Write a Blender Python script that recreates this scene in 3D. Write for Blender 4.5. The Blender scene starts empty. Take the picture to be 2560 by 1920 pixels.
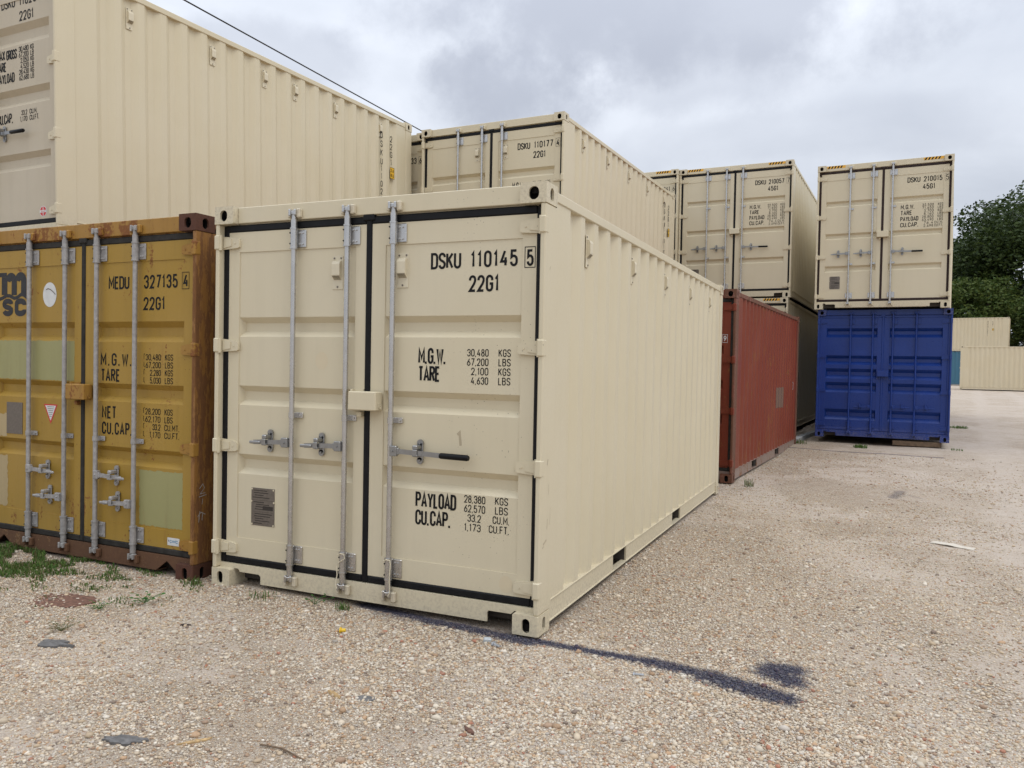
import bpy, bmesh, math, random
import numpy as np
from mathutils import Vector, Matrix
C = bpy.context
COL = C.scene.collection
SC = C.scene
rnd = random.Random(7)

# ------------------------------------------------------------------ camera
CAM = (4.115669, -4.230449, 1.547779); YAW, PITCH, ROLL = -0.415879, -0.022955, 0.018996
def cam_rows():
    cy, sy, cp, sp = math.cos(YAW), math.sin(YAW), math.cos(PITCH), math.sin(PITCH)
    f = Vector((sy*cp, cy*cp, sp)); r = Vector((cy, -sy, 0)); u = r.cross(f)
    cr, sr = math.cos(ROLL), math.sin(ROLL)
    return r*cr+u*sr, -r*sr+u*cr, f
r_, u_, f_ = cam_rows()
cd = bpy.data.cameras.new("camera"); cam = bpy.data.objects.new("camera", cd); COL.objects.link(cam)
cam.matrix_world = Matrix(((r_.x, u_.x, -f_.x, CAM[0]), (r_.y, u_.y, -f_.y, CAM[1]), (r_.z, u_.z, -f_.z, CAM[2]), (0, 0, 0, 1)))
cd.sensor_width = 36; cd.lens = 36*2011.847/2560; cd.clip_end = 3000; cd.clip_start = 0.05
SC.camera = cam

# ------------------------------------------------------------------ light
SC.view_settings.view_transform = 'Standard'; SC.view_settings.look = 'None'
SC.view_settings.exposure = 0.14; SC.view_settings.gamma = 1.0
SUN_EL, SUN_AZ = math.radians(58), math.radians(104)     # azimuth clockwise from +y
w = bpy.data.worlds.new("World"); SC.world = w; w.use_nodes = True
def N(nt, t, **k):
    n = nt.nodes.new(t)
    for a, b in k.items(): setattr(n, a, b)
    return n
def ramp_(nt, src, lo, hi, a=0., b=1.):
    r = N(nt, 'ShaderNodeMapRange', interpolation_type='SMOOTHSTEP'); nt.links.new(src, r.inputs[0])
    for i, x in enumerate((lo, hi, a, b)): r.inputs[i+1].default_value = x
    return r.outputs[0]
def mix_(nt, f, a, b):
    m = N(nt, 'ShaderNodeMix', data_type='RGBA'); nt.links.new(f, m.inputs[0]); nt.links.new(a, m.inputs[6]); m.inputs[7].default_value = (*b, 1); return m.outputs[2]
def build_world():
    nt = w.node_tree; nt.nodes.clear(); L = nt.links.new
    out = N(nt, 'ShaderNodeOutputWorld'); bg = N(nt, 'ShaderNodeBackground')
    sky = N(nt, 'ShaderNodeTexSky', sky_type='NISHITA', sun_disc=False, sun_elevation=SUN_EL, sun_rotation=SUN_AZ)
    sky.dust_density = 3
    tc = N(nt, 'ShaderNodeTexCoord'); sep = N(nt, 'ShaderNodeSeparateXYZ'); L(tc.outputs['Generated'], sep.inputs[0])
    zp = N(nt, 'ShaderNodeMath', operation='MAXIMUM'); L(sep.outputs[2], zp.inputs[0]); zp.inputs[1].default_value = 0.0
    za = N(nt, 'ShaderNodeMath', operation='ADD'); L(zp.outputs[0], za.inputs[0]); za.inputs[1].default_value = 0.22
    dv = N(nt, 'ShaderNodeVectorMath', operation='DIVIDE'); L(tc.outputs['Generated'], dv.inputs[0])
    cb = N(nt, 'ShaderNodeCombineXYZ')
    for i in range(2): L(za.outputs[0], cb.inputs[i])
    cb.inputs[2].default_value = 1; L(cb.outputs[0], dv.inputs[1])
    mp = N(nt, 'ShaderNodeMapping'); L(dv.outputs[0], mp.inputs[0]); mp.inputs['Location'].default_value = SKY_OFF
    mp.inputs['Scale'].default_value = (1, 1, 0)
    n1 = N(nt, 'ShaderNodeTexNoise'); n1.inputs['Scale'].default_value = 1.15; n1.inputs['Detail'].default_value = 7; n1.inputs['Roughness'].default_value = .52; n1.inputs['Distortion'].default_value = .25
    L(mp.outputs[0], n1.inputs['Vector'])
    r1 = N(nt, 'ShaderNodeValToRGB'); L(n1.outputs[0], r1.inputs[0])
    e = r1.color_ramp.elements; e[0].position = .28; e[0].color = (.50, .54, .62, 1); e[1].position = .64; e[1].color = (.77, .81, .885, 1)
    m = e.new(.47); m.color = (.635, .675, .75, 1)
    # thin the pattern out towards the horizon, and two darker cloud banks of their own
    hz = ramp_(nt, zp.outputs[0], .02, .22, .75, 0); col = mix_(nt, hz, r1.outputs[0], (.685, .725, .80))
    nb = N(nt, 'ShaderNodeTexNoise'); nb.inputs['Scale'].default_value = 7; nb.inputs['Detail'].default_value = 6; nb.inputs['Roughness'].default_value = .6; L(tc.outputs['Generated'], nb.inputs['Vector'])
    for (px, py, sx, sy, amt) in ((1270, 235, .12, .05, .85), (1150, 190, .05, .03, .4), (1750, -10, .30, .075, .75), (1450, 60, .13, .06, .55), (1700, 190, .14, .04, .4), (690, 150, .10, .04, .45), (2100, 330, .3, .03, .2)):
        d = f_+r_*((px-1280)/2011.8)-u_*((py-960)/2011.8); d.normalize(); rt = d.cross(Vector((0, 0, 1))).normalized(); up = rt.cross(d)
        a = []
        for ax, sc in ((rt, sx), (up, sy)):
            q = N(nt, 'ShaderNodeVectorMath', operation='DOT_PRODUCT'); L(tc.outputs['Generated'], q.inputs[0]); q.inputs[1].default_value = ax/sc; a.append(q.outputs['Value'])
        p1 = N(nt, 'ShaderNodeMath', operation='POWER'); p2 = N(nt, 'ShaderNodeMath', operation='POWER')
        for p_, v_ in ((p1, a[0]), (p2, a[1])): ab = N(nt, 'ShaderNodeMath', operation='ABSOLUTE'); L(v_, ab.inputs[0]); L(ab.outputs[0], p_.inputs[0]); p_.inputs[1].default_value = 2
        ad = N(nt, 'ShaderNodeMath', operation='ADD'); L(p1.outputs[0], ad.inputs[0]); L(p2.outputs[0], ad.inputs[1])
        wn = N(nt, 'ShaderNodeMath', operation='MULTIPLY_ADD'); L(nb.outputs[0], wn.inputs[0]); wn.inputs[1].default_value = 4.2; wn.inputs[2].default_value = -2.1
        a2 = N(nt, 'ShaderNodeMath', operation='ADD'); L(ad.outputs[0], a2.inputs[0]); L(wn.outputs[0], a2.inputs[1])
        fr = N(nt, 'ShaderNodeVectorMath', operation='DOT_PRODUCT'); L(tc.outputs['Generated'], fr.inputs[0]); fr.inputs[1].default_value = d
        ff = ramp_(nt, fr.outputs['Value'], .5, .8, 0, 1)
        g2 = N(nt, 'ShaderNodeMath', operation='MULTIPLY'); L(ramp_(nt, a2.outputs[0], .1, 1.6, amt, 0), g2.inputs[0]); L(ff, g2.inputs[1])
        col = mix_(nt, g2.outputs[0], col, (.40, .43, .505))
    # overcast luminance: brighter towards the zenith
    gr = N(nt, 'ShaderNodeMath', operation='POWER'); L(zp.outputs[0], gr.inputs[0]); gr.inputs[1].default_value = 1.6
    gm = N(nt, 'ShaderNodeMath', operation='MULTIPLY_ADD'); L(gr.outputs[0], gm.inputs[0]); gm.inputs[1].default_value = SKY_ZEN; gm.inputs[2].default_value = 1.0
    vm = N(nt, 'ShaderNodeVectorMath', operation='SCALE'); L(col, vm.inputs[0]); L(gm.outputs[0], vm.inputs['Scale'])
    sk = N(nt, 'ShaderNodeVectorMath', operation='SCALE'); L(sky.outputs[0], sk.inputs[0]); sk.inputs['Scale'].default_value = .08
    mx = N(nt, 'ShaderNodeMix', data_type='RGBA'); mx.inputs[0].default_value = .9
    L(sk.outputs[0], mx.inputs[6]); L(vm.outputs[0], mx.inputs[7])
    L(mx.outputs[2], bg.inputs[0]); bg.inputs[1].default_value = .92
    L(bg.outputs[0], out.inputs[0])
SKY_OFF = (.5, .9, 0); SKY_ZEN = 2.0
build_world()
sl = bpy.data.lights.new("sun", 'SUN'); sl.energy = .85; sl.angle = math.radians(28); sl.color = (1, .965, .91)
so = bpy.data.objects.new("sun", sl); COL.objects.link(so)
sd = Vector((math.sin(SUN_AZ)*math.cos(SUN_EL), math.cos(SUN_AZ)*math.cos(SUN_EL), math.sin(SUN_EL)))
so.rotation_euler = sd.to_track_quat('Z', 'Y').to_euler()

# ------------------------------------------------------------------ mesh helpers
class MB:
    def __init__(s): s.v, s.f, s.m, s.s = [], [], [], []
    def add(s, vs, fs, mat=0, smooth=False):
        o = len(s.v); s.v += [tuple(p) for p in vs]
        for f in fs: s.f.append(tuple(i+o for i in f)); s.m.append(mat); s.s.append(smooth)
    def box(s, x0, x1, y0, y1, z0, z1, c=0.0, mat=0):
        c = min(c, (x1-x0)*.49, (y1-y0)*.49, (z1-z0)*.49)
        if c <= 0:
            vs = [(x, y, z) for x in (x0, x1) for y in (y0, y1) for z in (z0, z1)]
            s.add(vs, [(0, 1, 3, 2), (4, 6, 7, 5), (0, 4, 5, 1), (2, 3, 7, 6), (0, 2, 6, 4), (1, 5, 7, 3)], mat); return
        lo, hi = (x0, y0, z0), (x1, y1, z1); vs = []; ix = {}
        for cx in (0, 1):
            for cy in (0, 1):
                for cz in (0, 1):
                    k = (cx, cy, cz)
                    for a in range(3):
                        p = [(hi[i]-(0 if i == a else c)) if k[i] else (lo[i]+(0 if i == a else c)) for i in range(3)]
                        ix[k+(a,)] = len(vs); vs.append(p)
        fs = []
        for a in range(3):
            b, d = [i for i in range(3) if i != a]
            for sgn in (0, 1):
                q = []
                for (p, r) in ((0, 0), (1, 0), (1, 1), (0, 1)):
                    k = [0]*3; k[a] = sgn; k[b] = p; k[d] = r; q.append(ix[tuple(k)+(a,)])
                fs.append(q)
        for a in range(3):          # edges along axis a
            b, d = [i for i in range(3) if i != a]
            for p in (0, 1):
                for r in (0, 1):
                    k0 = [0]*3; k1 = [0]*3; k0[b] = k1[b] = p; k0[d] = k1[d] = r; k1[a] = 1
                    fs.append([ix[tuple(k0)+(b,)], ix[tuple(k1)+(b,)], ix[tuple(k1)+(d,)], ix[tuple(k0)+(d,)]])
        for cx in (0, 1):
            for cy in (0, 1):
                for cz in (0, 1): fs.append([ix[(cx, cy, cz, a)] for a in range(3)])
        s.add(vs, fs, mat)
    def tube(s, pts, r, n=12, mat=0, caps=True, smooth=True):
        pts = [Vector(p) for p in pts]; rr = r if isinstance(r, (list, tuple)) else [r]*len(pts); vs = []; up = None
        for i, p in enumerate(pts):
            d = (pts[min(i+1, len(pts)-1)]-pts[max(i-1, 0)])
            if d.length < 1e-9: d = Vector((0, 0, 1))
            d.normalize()
            if up is None: up = Vector((0, 0, 1)) if abs(d.z) < .9 else Vector((1, 0, 0))
            a = d.cross(up).normalized(); b = a.cross(d).normalized(); up = b
            for k in range(n):
                t = 2*math.pi*k/n; vs.append(p+a*(rr[i]*math.cos(t))+b*(rr[i]*math.sin(t)))
        fs = [(i*n+k, i*n+(k+1) % n, (i+1)*n+(k+1) % n, (i+1)*n+k) for i in range(len(pts)-1) for k in range(n)]
        s.add(vs, fs, mat, smooth)
        if caps:
            o = len(s.v)-len(vs)
            s.f.append(tuple(o+k for k in range(n))); s.m.append(mat); s.s.append(False)
            s.f.append(tuple(o+(len(pts)-1)*n+k for k in range(n))); s.m.append(mat); s.s.append(False)
    def prism(s, poly, axis, a0, a1, mat=0):
        n = len(poly)
        def P(p, a):
            q = list(p); q.insert(axis, a); return q
        vs = [P(p, a0) for p in poly]+[P(p, a1) for p in poly]
        fs = [tuple(range(n)), tuple(range(2*n-1, n-1, -1))]+[(i, (i+1) % n, n+(i+1) % n, n+i) for i in range(n)]
        s.add(vs, fs, mat)
    def xf(s, fn):
        s.v = [tuple(fn(p)) for p in s.v]; return s
    def build(s, name, mats, parent=None, angle=35, label=None):
        me = bpy.data.meshes.new(name); me.from_pydata(s.v, [], s.f)
        for m in (mats if isinstance(mats, (list, tuple)) else [mats]): me.materials.append(m)
        me.polygons.foreach_set('material_index', s.m)
        me.polygons.foreach_set('use_smooth', s.s)
        bm = bmesh.new(); bm.from_mesh(me); bmesh.ops.recalc_face_normals(bm, faces=bm.faces); bm.to_mesh(me); bm.free()
        if any(s.s): me.set_sharp_from_angle(angle=math.radians(angle))
        o = bpy.data.objects.new(name, me); COL.objects.link(o)
        if parent: o.parent = parent
        if label: o['label'] = label
        return o
def tag(o, label=None, cat=None, group=None, kind=None):
    for k, v in (('label', label), ('category', cat), ('group', group), ('kind', kind)):
        if v: o[k] = v
    return o
def thing(name, label, cat, loc, rz=0, rx=0, ry=0, group=None):
    o = bpy.data.objects.new(name, None); COL.objects.link(o); o.empty_display_size = .2
    o.location = loc; o.rotation_euler = (rx, ry, rz)
    return tag(o, label, cat, group)

# ------------------------------------------------------------------ materials
def mat(name): 
    m = bpy.data.materials.new(name); m.use_nodes = True
    return m, m.node_tree, m.node_tree.nodes['Principled BSDF'], m.node_tree.links.new
def simple(name, col, rough=.5, metal=0, var=.0, scale=30, bump=0):
    m, nt, b, L = mat(name)
    if max(col) < .06: b.inputs['Specular IOR Level'].default_value = .15
    b.inputs['Base Color'].default_value = (*col, 1); b.inputs['Roughness'].default_value = rough; b.inputs['Metallic'].default_value = metal
    if var or bump:
        g = N(nt, 'ShaderNodeNewGeometry'); n = N(nt, 'ShaderNodeTexNoise'); n.inputs['Scale'].default_value = scale; n.inputs['Detail'].default_value = 6
        L(g.outputs['Position'], n.inputs['Vector'])
        if var:
            r = N(nt, 'ShaderNodeMapRange'); L(n.outputs[0], r.inputs[0]); r.inputs[1].default_value = .3; r.inputs[2].default_value = .7
            r.inputs[3].default_value = 1-var; r.inputs[4].default_value = 1+var
            v = N(nt, 'ShaderNodeVectorMath', operation='SCALE'); v.inputs[0].default_value = col; L(r.outputs[0], v.inputs['Scale']); L(v.outputs[0], b.inputs['Base Color'])
            rr = N(nt, 'ShaderNodeMapRange'); L(n.outputs[0], rr.inputs[0]); rr.inputs[3].default_value = rough-.12; rr.inputs[4].default_value = rough+.12; L(rr.outputs[0], b.inputs['Roughness'])
        if bump:
            bp = N(nt, 'ShaderNodeBump'); bp.inputs['Strength'].default_value = .5; bp.inputs['Distance'].default_value = bump; L(n.outputs[0], bp.inputs['Height']); L(bp.outputs[0], b.inputs['Normal'])
    return m
def mixc(nt, fac, a, b, typ='MIX'):
    m = N(nt, 'ShaderNodeMix', data_type='RGBA', blend_type=typ)
    for i, x in ((0, fac), (6, a), (7, b)):
        if hasattr(x, 'links') or isinstance(x, bpy.types.NodeSocket): nt.links.new(x, m.inputs[i])
        else: m.inputs[i].default_value = x if i == 0 else (*x, 1)
    return m.outputs[2]
def ramp(nt, src, lo, hi, a=0., b=1.):
    r = N(nt, 'ShaderNodeMapRange', interpolation_type='SMOOTHSTEP'); nt.links.new(src, r.inputs[0])
    for i, x in enumerate((lo, hi, a, b)): r.inputs[i+1].default_value = x
    return r.outputs[0]
def noise(nt, vec, scale, detail=5, rough=.5, sc=None, dist=0):
    if sc:
        m = N(nt, 'ShaderNodeMapping'); nt.links.new(vec, m.inputs[0]); m.inputs['Scale'].default_value = sc; vec = m.outputs[0]
    n = N(nt, 'ShaderNodeTexNoise'); n.inputs['Scale'].default_value = scale; n.inputs['Detail'].default_value = detail; n.inputs['Roughness'].default_value = rough; n.inputs['Distortion'].default_value = dist
    nt.links.new(vec, n.inputs['Vector']); return n.outputs[0]
def math_(nt, op, a, b=None):
    m = N(nt, 'ShaderNodeMath', operation=op)
    for i, x in enumerate((a, b)):
        if x is None: continue
        if isinstance(x, bpy.types.NodeSocket): nt.links.new(x, m.inputs[i])
        else: m.inputs[i].default_value = x
    return m.outputs[0]
def paint(name, col, rust=0.0, rustcol=(.10, .035, .014), rust2=(.30, .13, .045), streak=.06, fade=None, fadeamt=.1, rough=.42, speck=0.0, spec=.4, vs=.55, bump=.0012, chips=0.0, base_rust=0.0):
    fade = fade or ((.72, .68, .58) if col[0] > .45 else tuple(x*1.2 for x in col))
    m, nt, b, L = mat(name)
    g = N(nt, 'ShaderNodeNewGeometry').outputs['Position']
    ob = N(nt, 'ShaderNodeTexCoord').outputs['Object']; sp = N(nt, 'ShaderNodeSeparateXYZ'); L(ob, sp.inputs[0])
    big = noise(nt, g, 1.3, 4); st = noise(nt, g, 14, 5, .55, (1, 1, .06)); fine = noise(nt, g, 55, 6, .65)
    c = mixc(nt, ramp(nt, big, .35, .7, 0, fadeamt), col, fade)
    dk = tuple(x*.66 for x in col)
    c = mixc(nt, ramp(nt, st, .45, .75, 0, streak*4), c, dk)
    # grime that splashes up on the lowest metal
    low = ramp(nt, sp.outputs[2], .0, .30, 1, 0); gr = math_(nt, 'MULTIPLY', low, ramp(nt, fine, .42, .68)); c = mixc(nt, math_(nt, 'MULTIPLY', gr, .45), c, (.30, .25, .19))
    rgh = ramp(nt, fine, .3, .7, rough-.07, rough+.1)
    met = None
    if speck:
        v = N(nt, 'ShaderNodeTexVoronoi'); v.inputs['Scale'].default_value = 48; L(g, v.inputs['Vector'])
        sp1 = ramp(nt, v.outputs['Distance'], .10, .16, 1, 0)
        rn = N(nt, 'ShaderNodeSeparateColor'); L(v.outputs['Color'], rn.inputs[0])
        keep = math_(nt, 'GREATER_THAN', rn.outputs[0], 1-speck*.32)
        msk = math_(nt, 'MULTIPLY', ramp(nt, noise(nt, g, 2.2, 3), .42, .62), ramp(nt, sp.outputs[0], 1.6, 2.1))
        f = math_(nt, 'MULTIPLY', math_(nt, 'MULTIPLY', sp1, keep), msk); c = mixc(nt, math_(nt, 'MULTIPLY', f, .85), c, (.10, .08, .06))
    h = fine
    if rust:
        n1 = noise(nt, g, 5.5 if vs > .3 else 16, 8, .68, (1, 1, vs)); n2 = noise(nt, g, 38, 8, .7, (1, 1, min(1, vs*1.8))); 
        mm = math_(nt, 'ADD', math_(nt, 'MULTIPLY', n1, .62), math_(nt, 'MULTIPLY', n2, .38))
        if base_rust: mm = math_(nt, 'ADD', mm, ramp(nt, sp.outputs[2], .05, .55, base_rust, 0))
        t = .66-.24*rust
        f = ramp(nt, mm, t, t+.05); rc = mixc(nt, n2, rustcol, rust2)
        # runs of rust stain below
        run = math_(nt, 'MULTIPLY', ramp(nt, noise(nt, g, 24, 5, .6, (1, 1, .05)), .55, .75), ramp(nt, n1, .45, .62, 0, .55)); c = mixc(nt, run, c, (.24, .11, .035))
        c = mixc(nt, f, c, rc); rgh = mixr(nt, f, rgh, .88)
    if chips:
        v = N(nt, 'ShaderNodeTexVoronoi'); v.inputs['Scale'].default_value = 22; L(g, v.inputs['Vector'])
        n3 = noise(nt, g, 60, 4); f = ramp(nt, math_(nt, 'ADD', v.outputs['Distance'], math_(nt, 'MULTIPLY', n3, .25)), .16, .2, 1, 0)
        f = math_(nt, 'MULTIPLY', f, ramp(nt, noise(nt, g, 3, 3), .6-chips*.2, .7-chips*.2)); c = mixc(nt, f, c, (.13, .055, .025))
    L(c, b.inputs['Base Color']); L(rgh, b.inputs['Roughness']); b.inputs['Specular IOR Level'].default_value = spec
    lo = noise(nt, g, 3.0, 2)
    bp = N(nt, 'ShaderNodeBump'); bp.inputs['Strength'].default_value = .35; bp.inputs['Distance'].default_value = bump; L(h, bp.inputs['Height'])
    b2 = N(nt, 'ShaderNodeBump'); b2.inputs['Strength'].default_value = .6; b2.inputs['Distance'].default_value = .006; L(lo, b2.inputs['Height']); L(b2.outputs[0], bp.inputs['Normal'])
    L(bp.outputs[0], b.inputs['Normal'])
    return m
def mixr(nt, f, a, b):
    m = N(nt, 'ShaderNodeMix', data_type='FLOAT'); nt.links.new(f, m.inputs[0])
    for i, x in ((2, a), (3, b)):
        if isinstance(x, bpy.types.NodeSocket): nt.links.new(x, m.inputs[i])
        else: m.inputs[i].default_value = x
    return m.outputs[0]
BEI = (.605, .53, .37)
M = dict(
    beige=paint('beige_paint', BEI, speck=1.0, streak=.02), beige_side=paint('beige_side_paint', BEI, streak=.015),
    beige_darker=paint('darker_beige', (.49, .42, .305), streak=.03),  # darker, greyer beige than BEI, for the doors of one stacked container
    beige_chip=paint('beige_chipped_paint', BEI, chips=1.7),
    beige_far=paint('beige_far_paint', (.62, .53, .36), chips=.5, streak=.05),
    yellow=paint('ochre_paint', (.35, .215, .038), rust=.30, streak=.06, fade=(.40, .25, .07), fadeamt=.4, spec=.25, chips=.9, base_rust=.05),
    yellow_rusty=paint('ochre_header_paint', (.33, .175, .035), rust=.62, streak=.1, fade=(.36, .21, .06), fadeamt=.4, spec=.25, chips=1.5),
    yellow_low=paint('ochre_rusty_paint', (.19, .095, .035), rust=.85, rustcol=(.07, .032, .018), rust2=(.17, .085, .04), fadeamt=.2, base_rust=.06, bump=.004),
    post_rust=paint('flaking_rust', (.27, .13, .035), rust=.82, rustcol=(.055, .024, .013), rust2=(.27, .12, .035), bump=.006, vs=.16),
    cast_rust=paint('casting_rust', (.12, .045, .025), rust=1.4, rustcol=(.045, .02, .014), rust2=(.13, .05, .026), bump=.004),
    red=paint('red_oxide_paint', (.185, .041, .022), rust=.42, streak=.06, fade=(.22, .062, .035), fadeamt=.5, spec=.15),
    red_rail=paint('red_rusty_paint', (.18, .055, .032), rust=.95, rustcol=(.06, .025, .015), rust2=(.2, .09, .05), bump=.003),
    red_low=paint('grey_rail_paint', (.24, .17, .14), rust=.5, bump=.003),
    blue=paint('blue_paint', (.006, .031, .18), streak=.02, fade=(.010, .045, .26), fadeamt=.4, rough=.32, spec=.45),
    teal=paint('teal_paint', (.05, .15, .22), streak=.05, fadeamt=.1, rust=.1),
    steel=simple('galvanised_steel', (.52, .51, .495), .27, .88, .06, 12),
    steel_bar=simple('handle_steel', (.30, .30, .295), .33, .8, .08, 30), steel_dull=simple('weathered_galvanised_steel', (.36, .345, .33), .6, .45, .2, 35),
    rubber=simple('black_rubber', (.010, .010, .011), .45, 0, .2, 20),
    rubber_old=simple('aged_rubber', (.035, .032, .028), .7, 0, .3, 20),
    rubber_brown=simple('brown_rubber', (.035, .022, .020), .6, 0, .2, 20),
    black=simple('black_vinyl', (.012, .012, .012), .5), white=simple('white_vinyl', (.62, .62, .60), .5, 0, .08, 20),
    grip=simple('grip_plastic', (.008, .008, .009), .3), void=simple('cavity_shade', (.01, .009, .008), .9),  # void: near-black colour stands in for the shade inside holes and slots
    alu=simple('etched_plate', (.17, .145, .12), .42, .5, .15, 60), engr=simple('engraved_black', (.05, .042, .036), .5),
    yel=simple('yellow_vinyl', (.72, .42, .03), .5), orange=simple('hazard_yellow', (.75, .40, .04), .5), redv=simple('red_vinyl', (.55, .03, .03), .5),
    patch=paint('green_touch_up', (.31, .29, .125), fadeamt=.15, rust=.06), pale=paint('pale_touch_up', (.42, .32, .17), fadeamt=.1),
    vent=simple('vent_plastic', (.62, .55, .40), .5, 0, .05, 30), under=simple('underside', (.06, .05, .04), .8, 0, .2, 8),
    chalk=simple('chalk', (.40, .37, .34), .9), cream=simple('cream_cast', (.56, .49, .36), .5, 0, .1, 30),
    logo=paint('logo_black', (.014, .013, .014), rust=.05, fadeamt=.0, streak=0), blue_ink=simple('blue_ink', (.05, .2, .36), .5),
)

# ------------------------------------------------------------------ lettering (own stroke alphabet)
def arc(cx, cy, rx, ry, a0, a1, n=9): return [(cx+rx*math.cos(math.radians(a0+(a1-a0)*i/n)), cy+ry*math.sin(math.radians(a0+(a1-a0)*i/n))) for i in range(n+1)]
T_, B_ = (.5, .78, .5, .22), (.5, .22, .5, .22)
G_ = {
 'O': (1, [arc(*T_, 0, 180)+arc(*B_, 180, 360)+[(1, .78)]]), 'D': (1, [[(0, 0), (0, 1), (.5, 1)]+arc(*T_, 90, 0)[1:]+arc(*B_, 0, -90)+[(0, 0)]]),
 'C': (1, [[(1, .68)]+arc(*T_, 0, 180)+arc(*B_, 180, 360)+[(1, .32)]]), 'G': (1, [[(1, .70)]+arc(*T_, 0, 180)+arc(*B_, 180, 360)+[(1, .47), (.52, .47)]]),
 'S': (1, [arc(*T_, -5, 180)+[(.02, .68), (.2, .56), (.8, .43), (.98, .32)]+arc(*B_, 0, -175)]),
 'U': (1, [[(0, 1)]+arc(*B_, 180, 360)+[(1, 1)]]), 'K': (1, [[(0, 0), (0, 1)], [(1, 1), (.03, .42)], [(.33, .6), (1, 0)]]),
 '1': (.5, [[(.05, .78), (.62, .98), (.62, 0)]]), '2': (1, [[(0, .72)]+arc(*T_, 180, 0)+[(.97, .66), (.8, .48), (0, .0), (1, .0)]]),
 '3': (1, [[(0, .74)]+arc(.5, .77, .5, .23, 180, 0)+[(.98, .66), (.8, .53), (.38, .53)], [(.8, .53), (.98, .42)]+arc(.5, .24, .5, .24, 0, -180)]),
 '4': (1.05, [[(.62, 1), (0, .28), (1, .28)], [(.74, .56), (.74, 0)]]), '5': (1, [[(.93, 1), (.1, 1), (.05, .56), (.3, .64), (.62, .63), (.9, .54), (1, .4)]+arc(.5, .24, .5, .24, 0, -180)]),
 '6': (1, [arc(.5, .28, .5, .28, 150, 510, 16), [(.8, 1), (.12, .5), (.02, .34)]]), '9': (1, [arc(.5, .72, .5, .28, -30, 330, 16), [(.2, 0), (.88, .5), (.98, .66)]]),
 '7': (1, [[(0, 1), (1, 1), (.34, 0)]]), '8': (1, [arc(.5, .765, .43, .235, -90, 270, 14), arc(.5, .265, .5, .265, 90, 450, 16)]),
 'M': (1.25, [[(0, 0), (0, 1), (.5, .32), (1, 1), (1, 0)]]), 'W': (1.35, [[(0, 1), (.25, 0), (.5, .85), (.75, 0), (1, 1)]]), 'T': (.95, [[(0, 1), (1, 1)], [(.5, 1), (.5, 0)]]),
 'A': (1.1, [[(0, 0), (.5, 1), (1, 0)], [(.17, .3), (.83, .3)]]), 'R': (1, [[(0, 0), (0, 1), (.6, 1)]+arc(.6, .77, .4, .23, 90, -90)+[(0, .54)], [(.5, .54), (1, 0)]]),
 'P': (1, [[(0, 0), (0, 1), (.6, 1)]+arc(.6, .75, .4, .25, 90, -90)+[(0, .5)]]), 'E': (.85, [[(1, 1), (0, 1), (0, 0), (1, 0)], [(0, .52), (.85, .52)]]),
 'F': (.85, [[(1, 1), (0, 1), (0, 0)], [(0, .52), (.85, .52)]]), 'L': (.8, [[(0, 1), (0, 0), (1, 0)]]), 'Y': (1.1, [[(0, 1), (.5, .45), (1, 1)], [(.5, .47), (.5, 0)]]),
 'B': (1, [[(0, 0), (0, 1), (.6, 1)]+arc(.58, .77, .36, .23, 90, -90)+[(0, .54)], [(.5, .54)]+arc(.6, .27, .4, .27, 90, -90)+[(0, 0)]]),
 'N': (1, [[(0, 0), (0, 1), (1, 0), (1, 1)]]), 'X': (1, [[(0, 0), (1, 1)], [(0, 1), (1, 0)]]), 'I': (.1, [[(.5, 0), (.5, 1)]]),
 '{': (.6, [[(1, 1), (.5, .93), (.5, .6)], [(.5, .4), (.5, .07), (1, 0)]]), "'": (.3, [[(.5, 1), (.5, .75)]]), '|': (.1, [[(.5, 0), (.5, 1)]]),
 'm': (1.5, [[(0, 0), (0, 1)], [(0, .7)]+arc(.25, .7, .25, .3, 180, 0)+[(.5, 0)], [(.5, .7)]+arc(.75, .7, .25, .3, 180, 0)+[(1, 0)]]),
}
G_['0'] = (G_['O'][0], G_['O'][1])
def ribbon(mb, pts, hw, put, lift, mat=0):
    P = [Vector(p) for p in pts]; P = [p for i, p in enumerate(P) if i == 0 or (p-P[i-1]).length > 1e-5]
    closed = (P[0]-P[-1]).length < 1e-4 and len(P) > 3
    if closed: P = P[:-1]
    n = len(P); vs = []
    for i in range(n):
        a = P[i]-P[i-1] if (i > 0 or closed) else None; b = P[(i+1) % n]-P[i] if (i < n-1 or closed) else None
        a = a or b; b = b or a; a = a.normalized(); b = b.normalized()
        na = Vector((-a.y, a.x)); nb = Vector((-b.y, b.x)); m = na+nb
        if m.length < 1e-4: m = na
        m.normalize(); k = hw/max(.45, m.dot(na)); vs += [put(P[i]+m*k, lift), put(P[i]-m*k, lift)]
    rng = range(n if closed else n-1)
    mb.add(vs, [(2*i, 2*i+1, 2*((i+1) % n)+1, 2*((i+1) % n)) for i in rng], mat)
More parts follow.
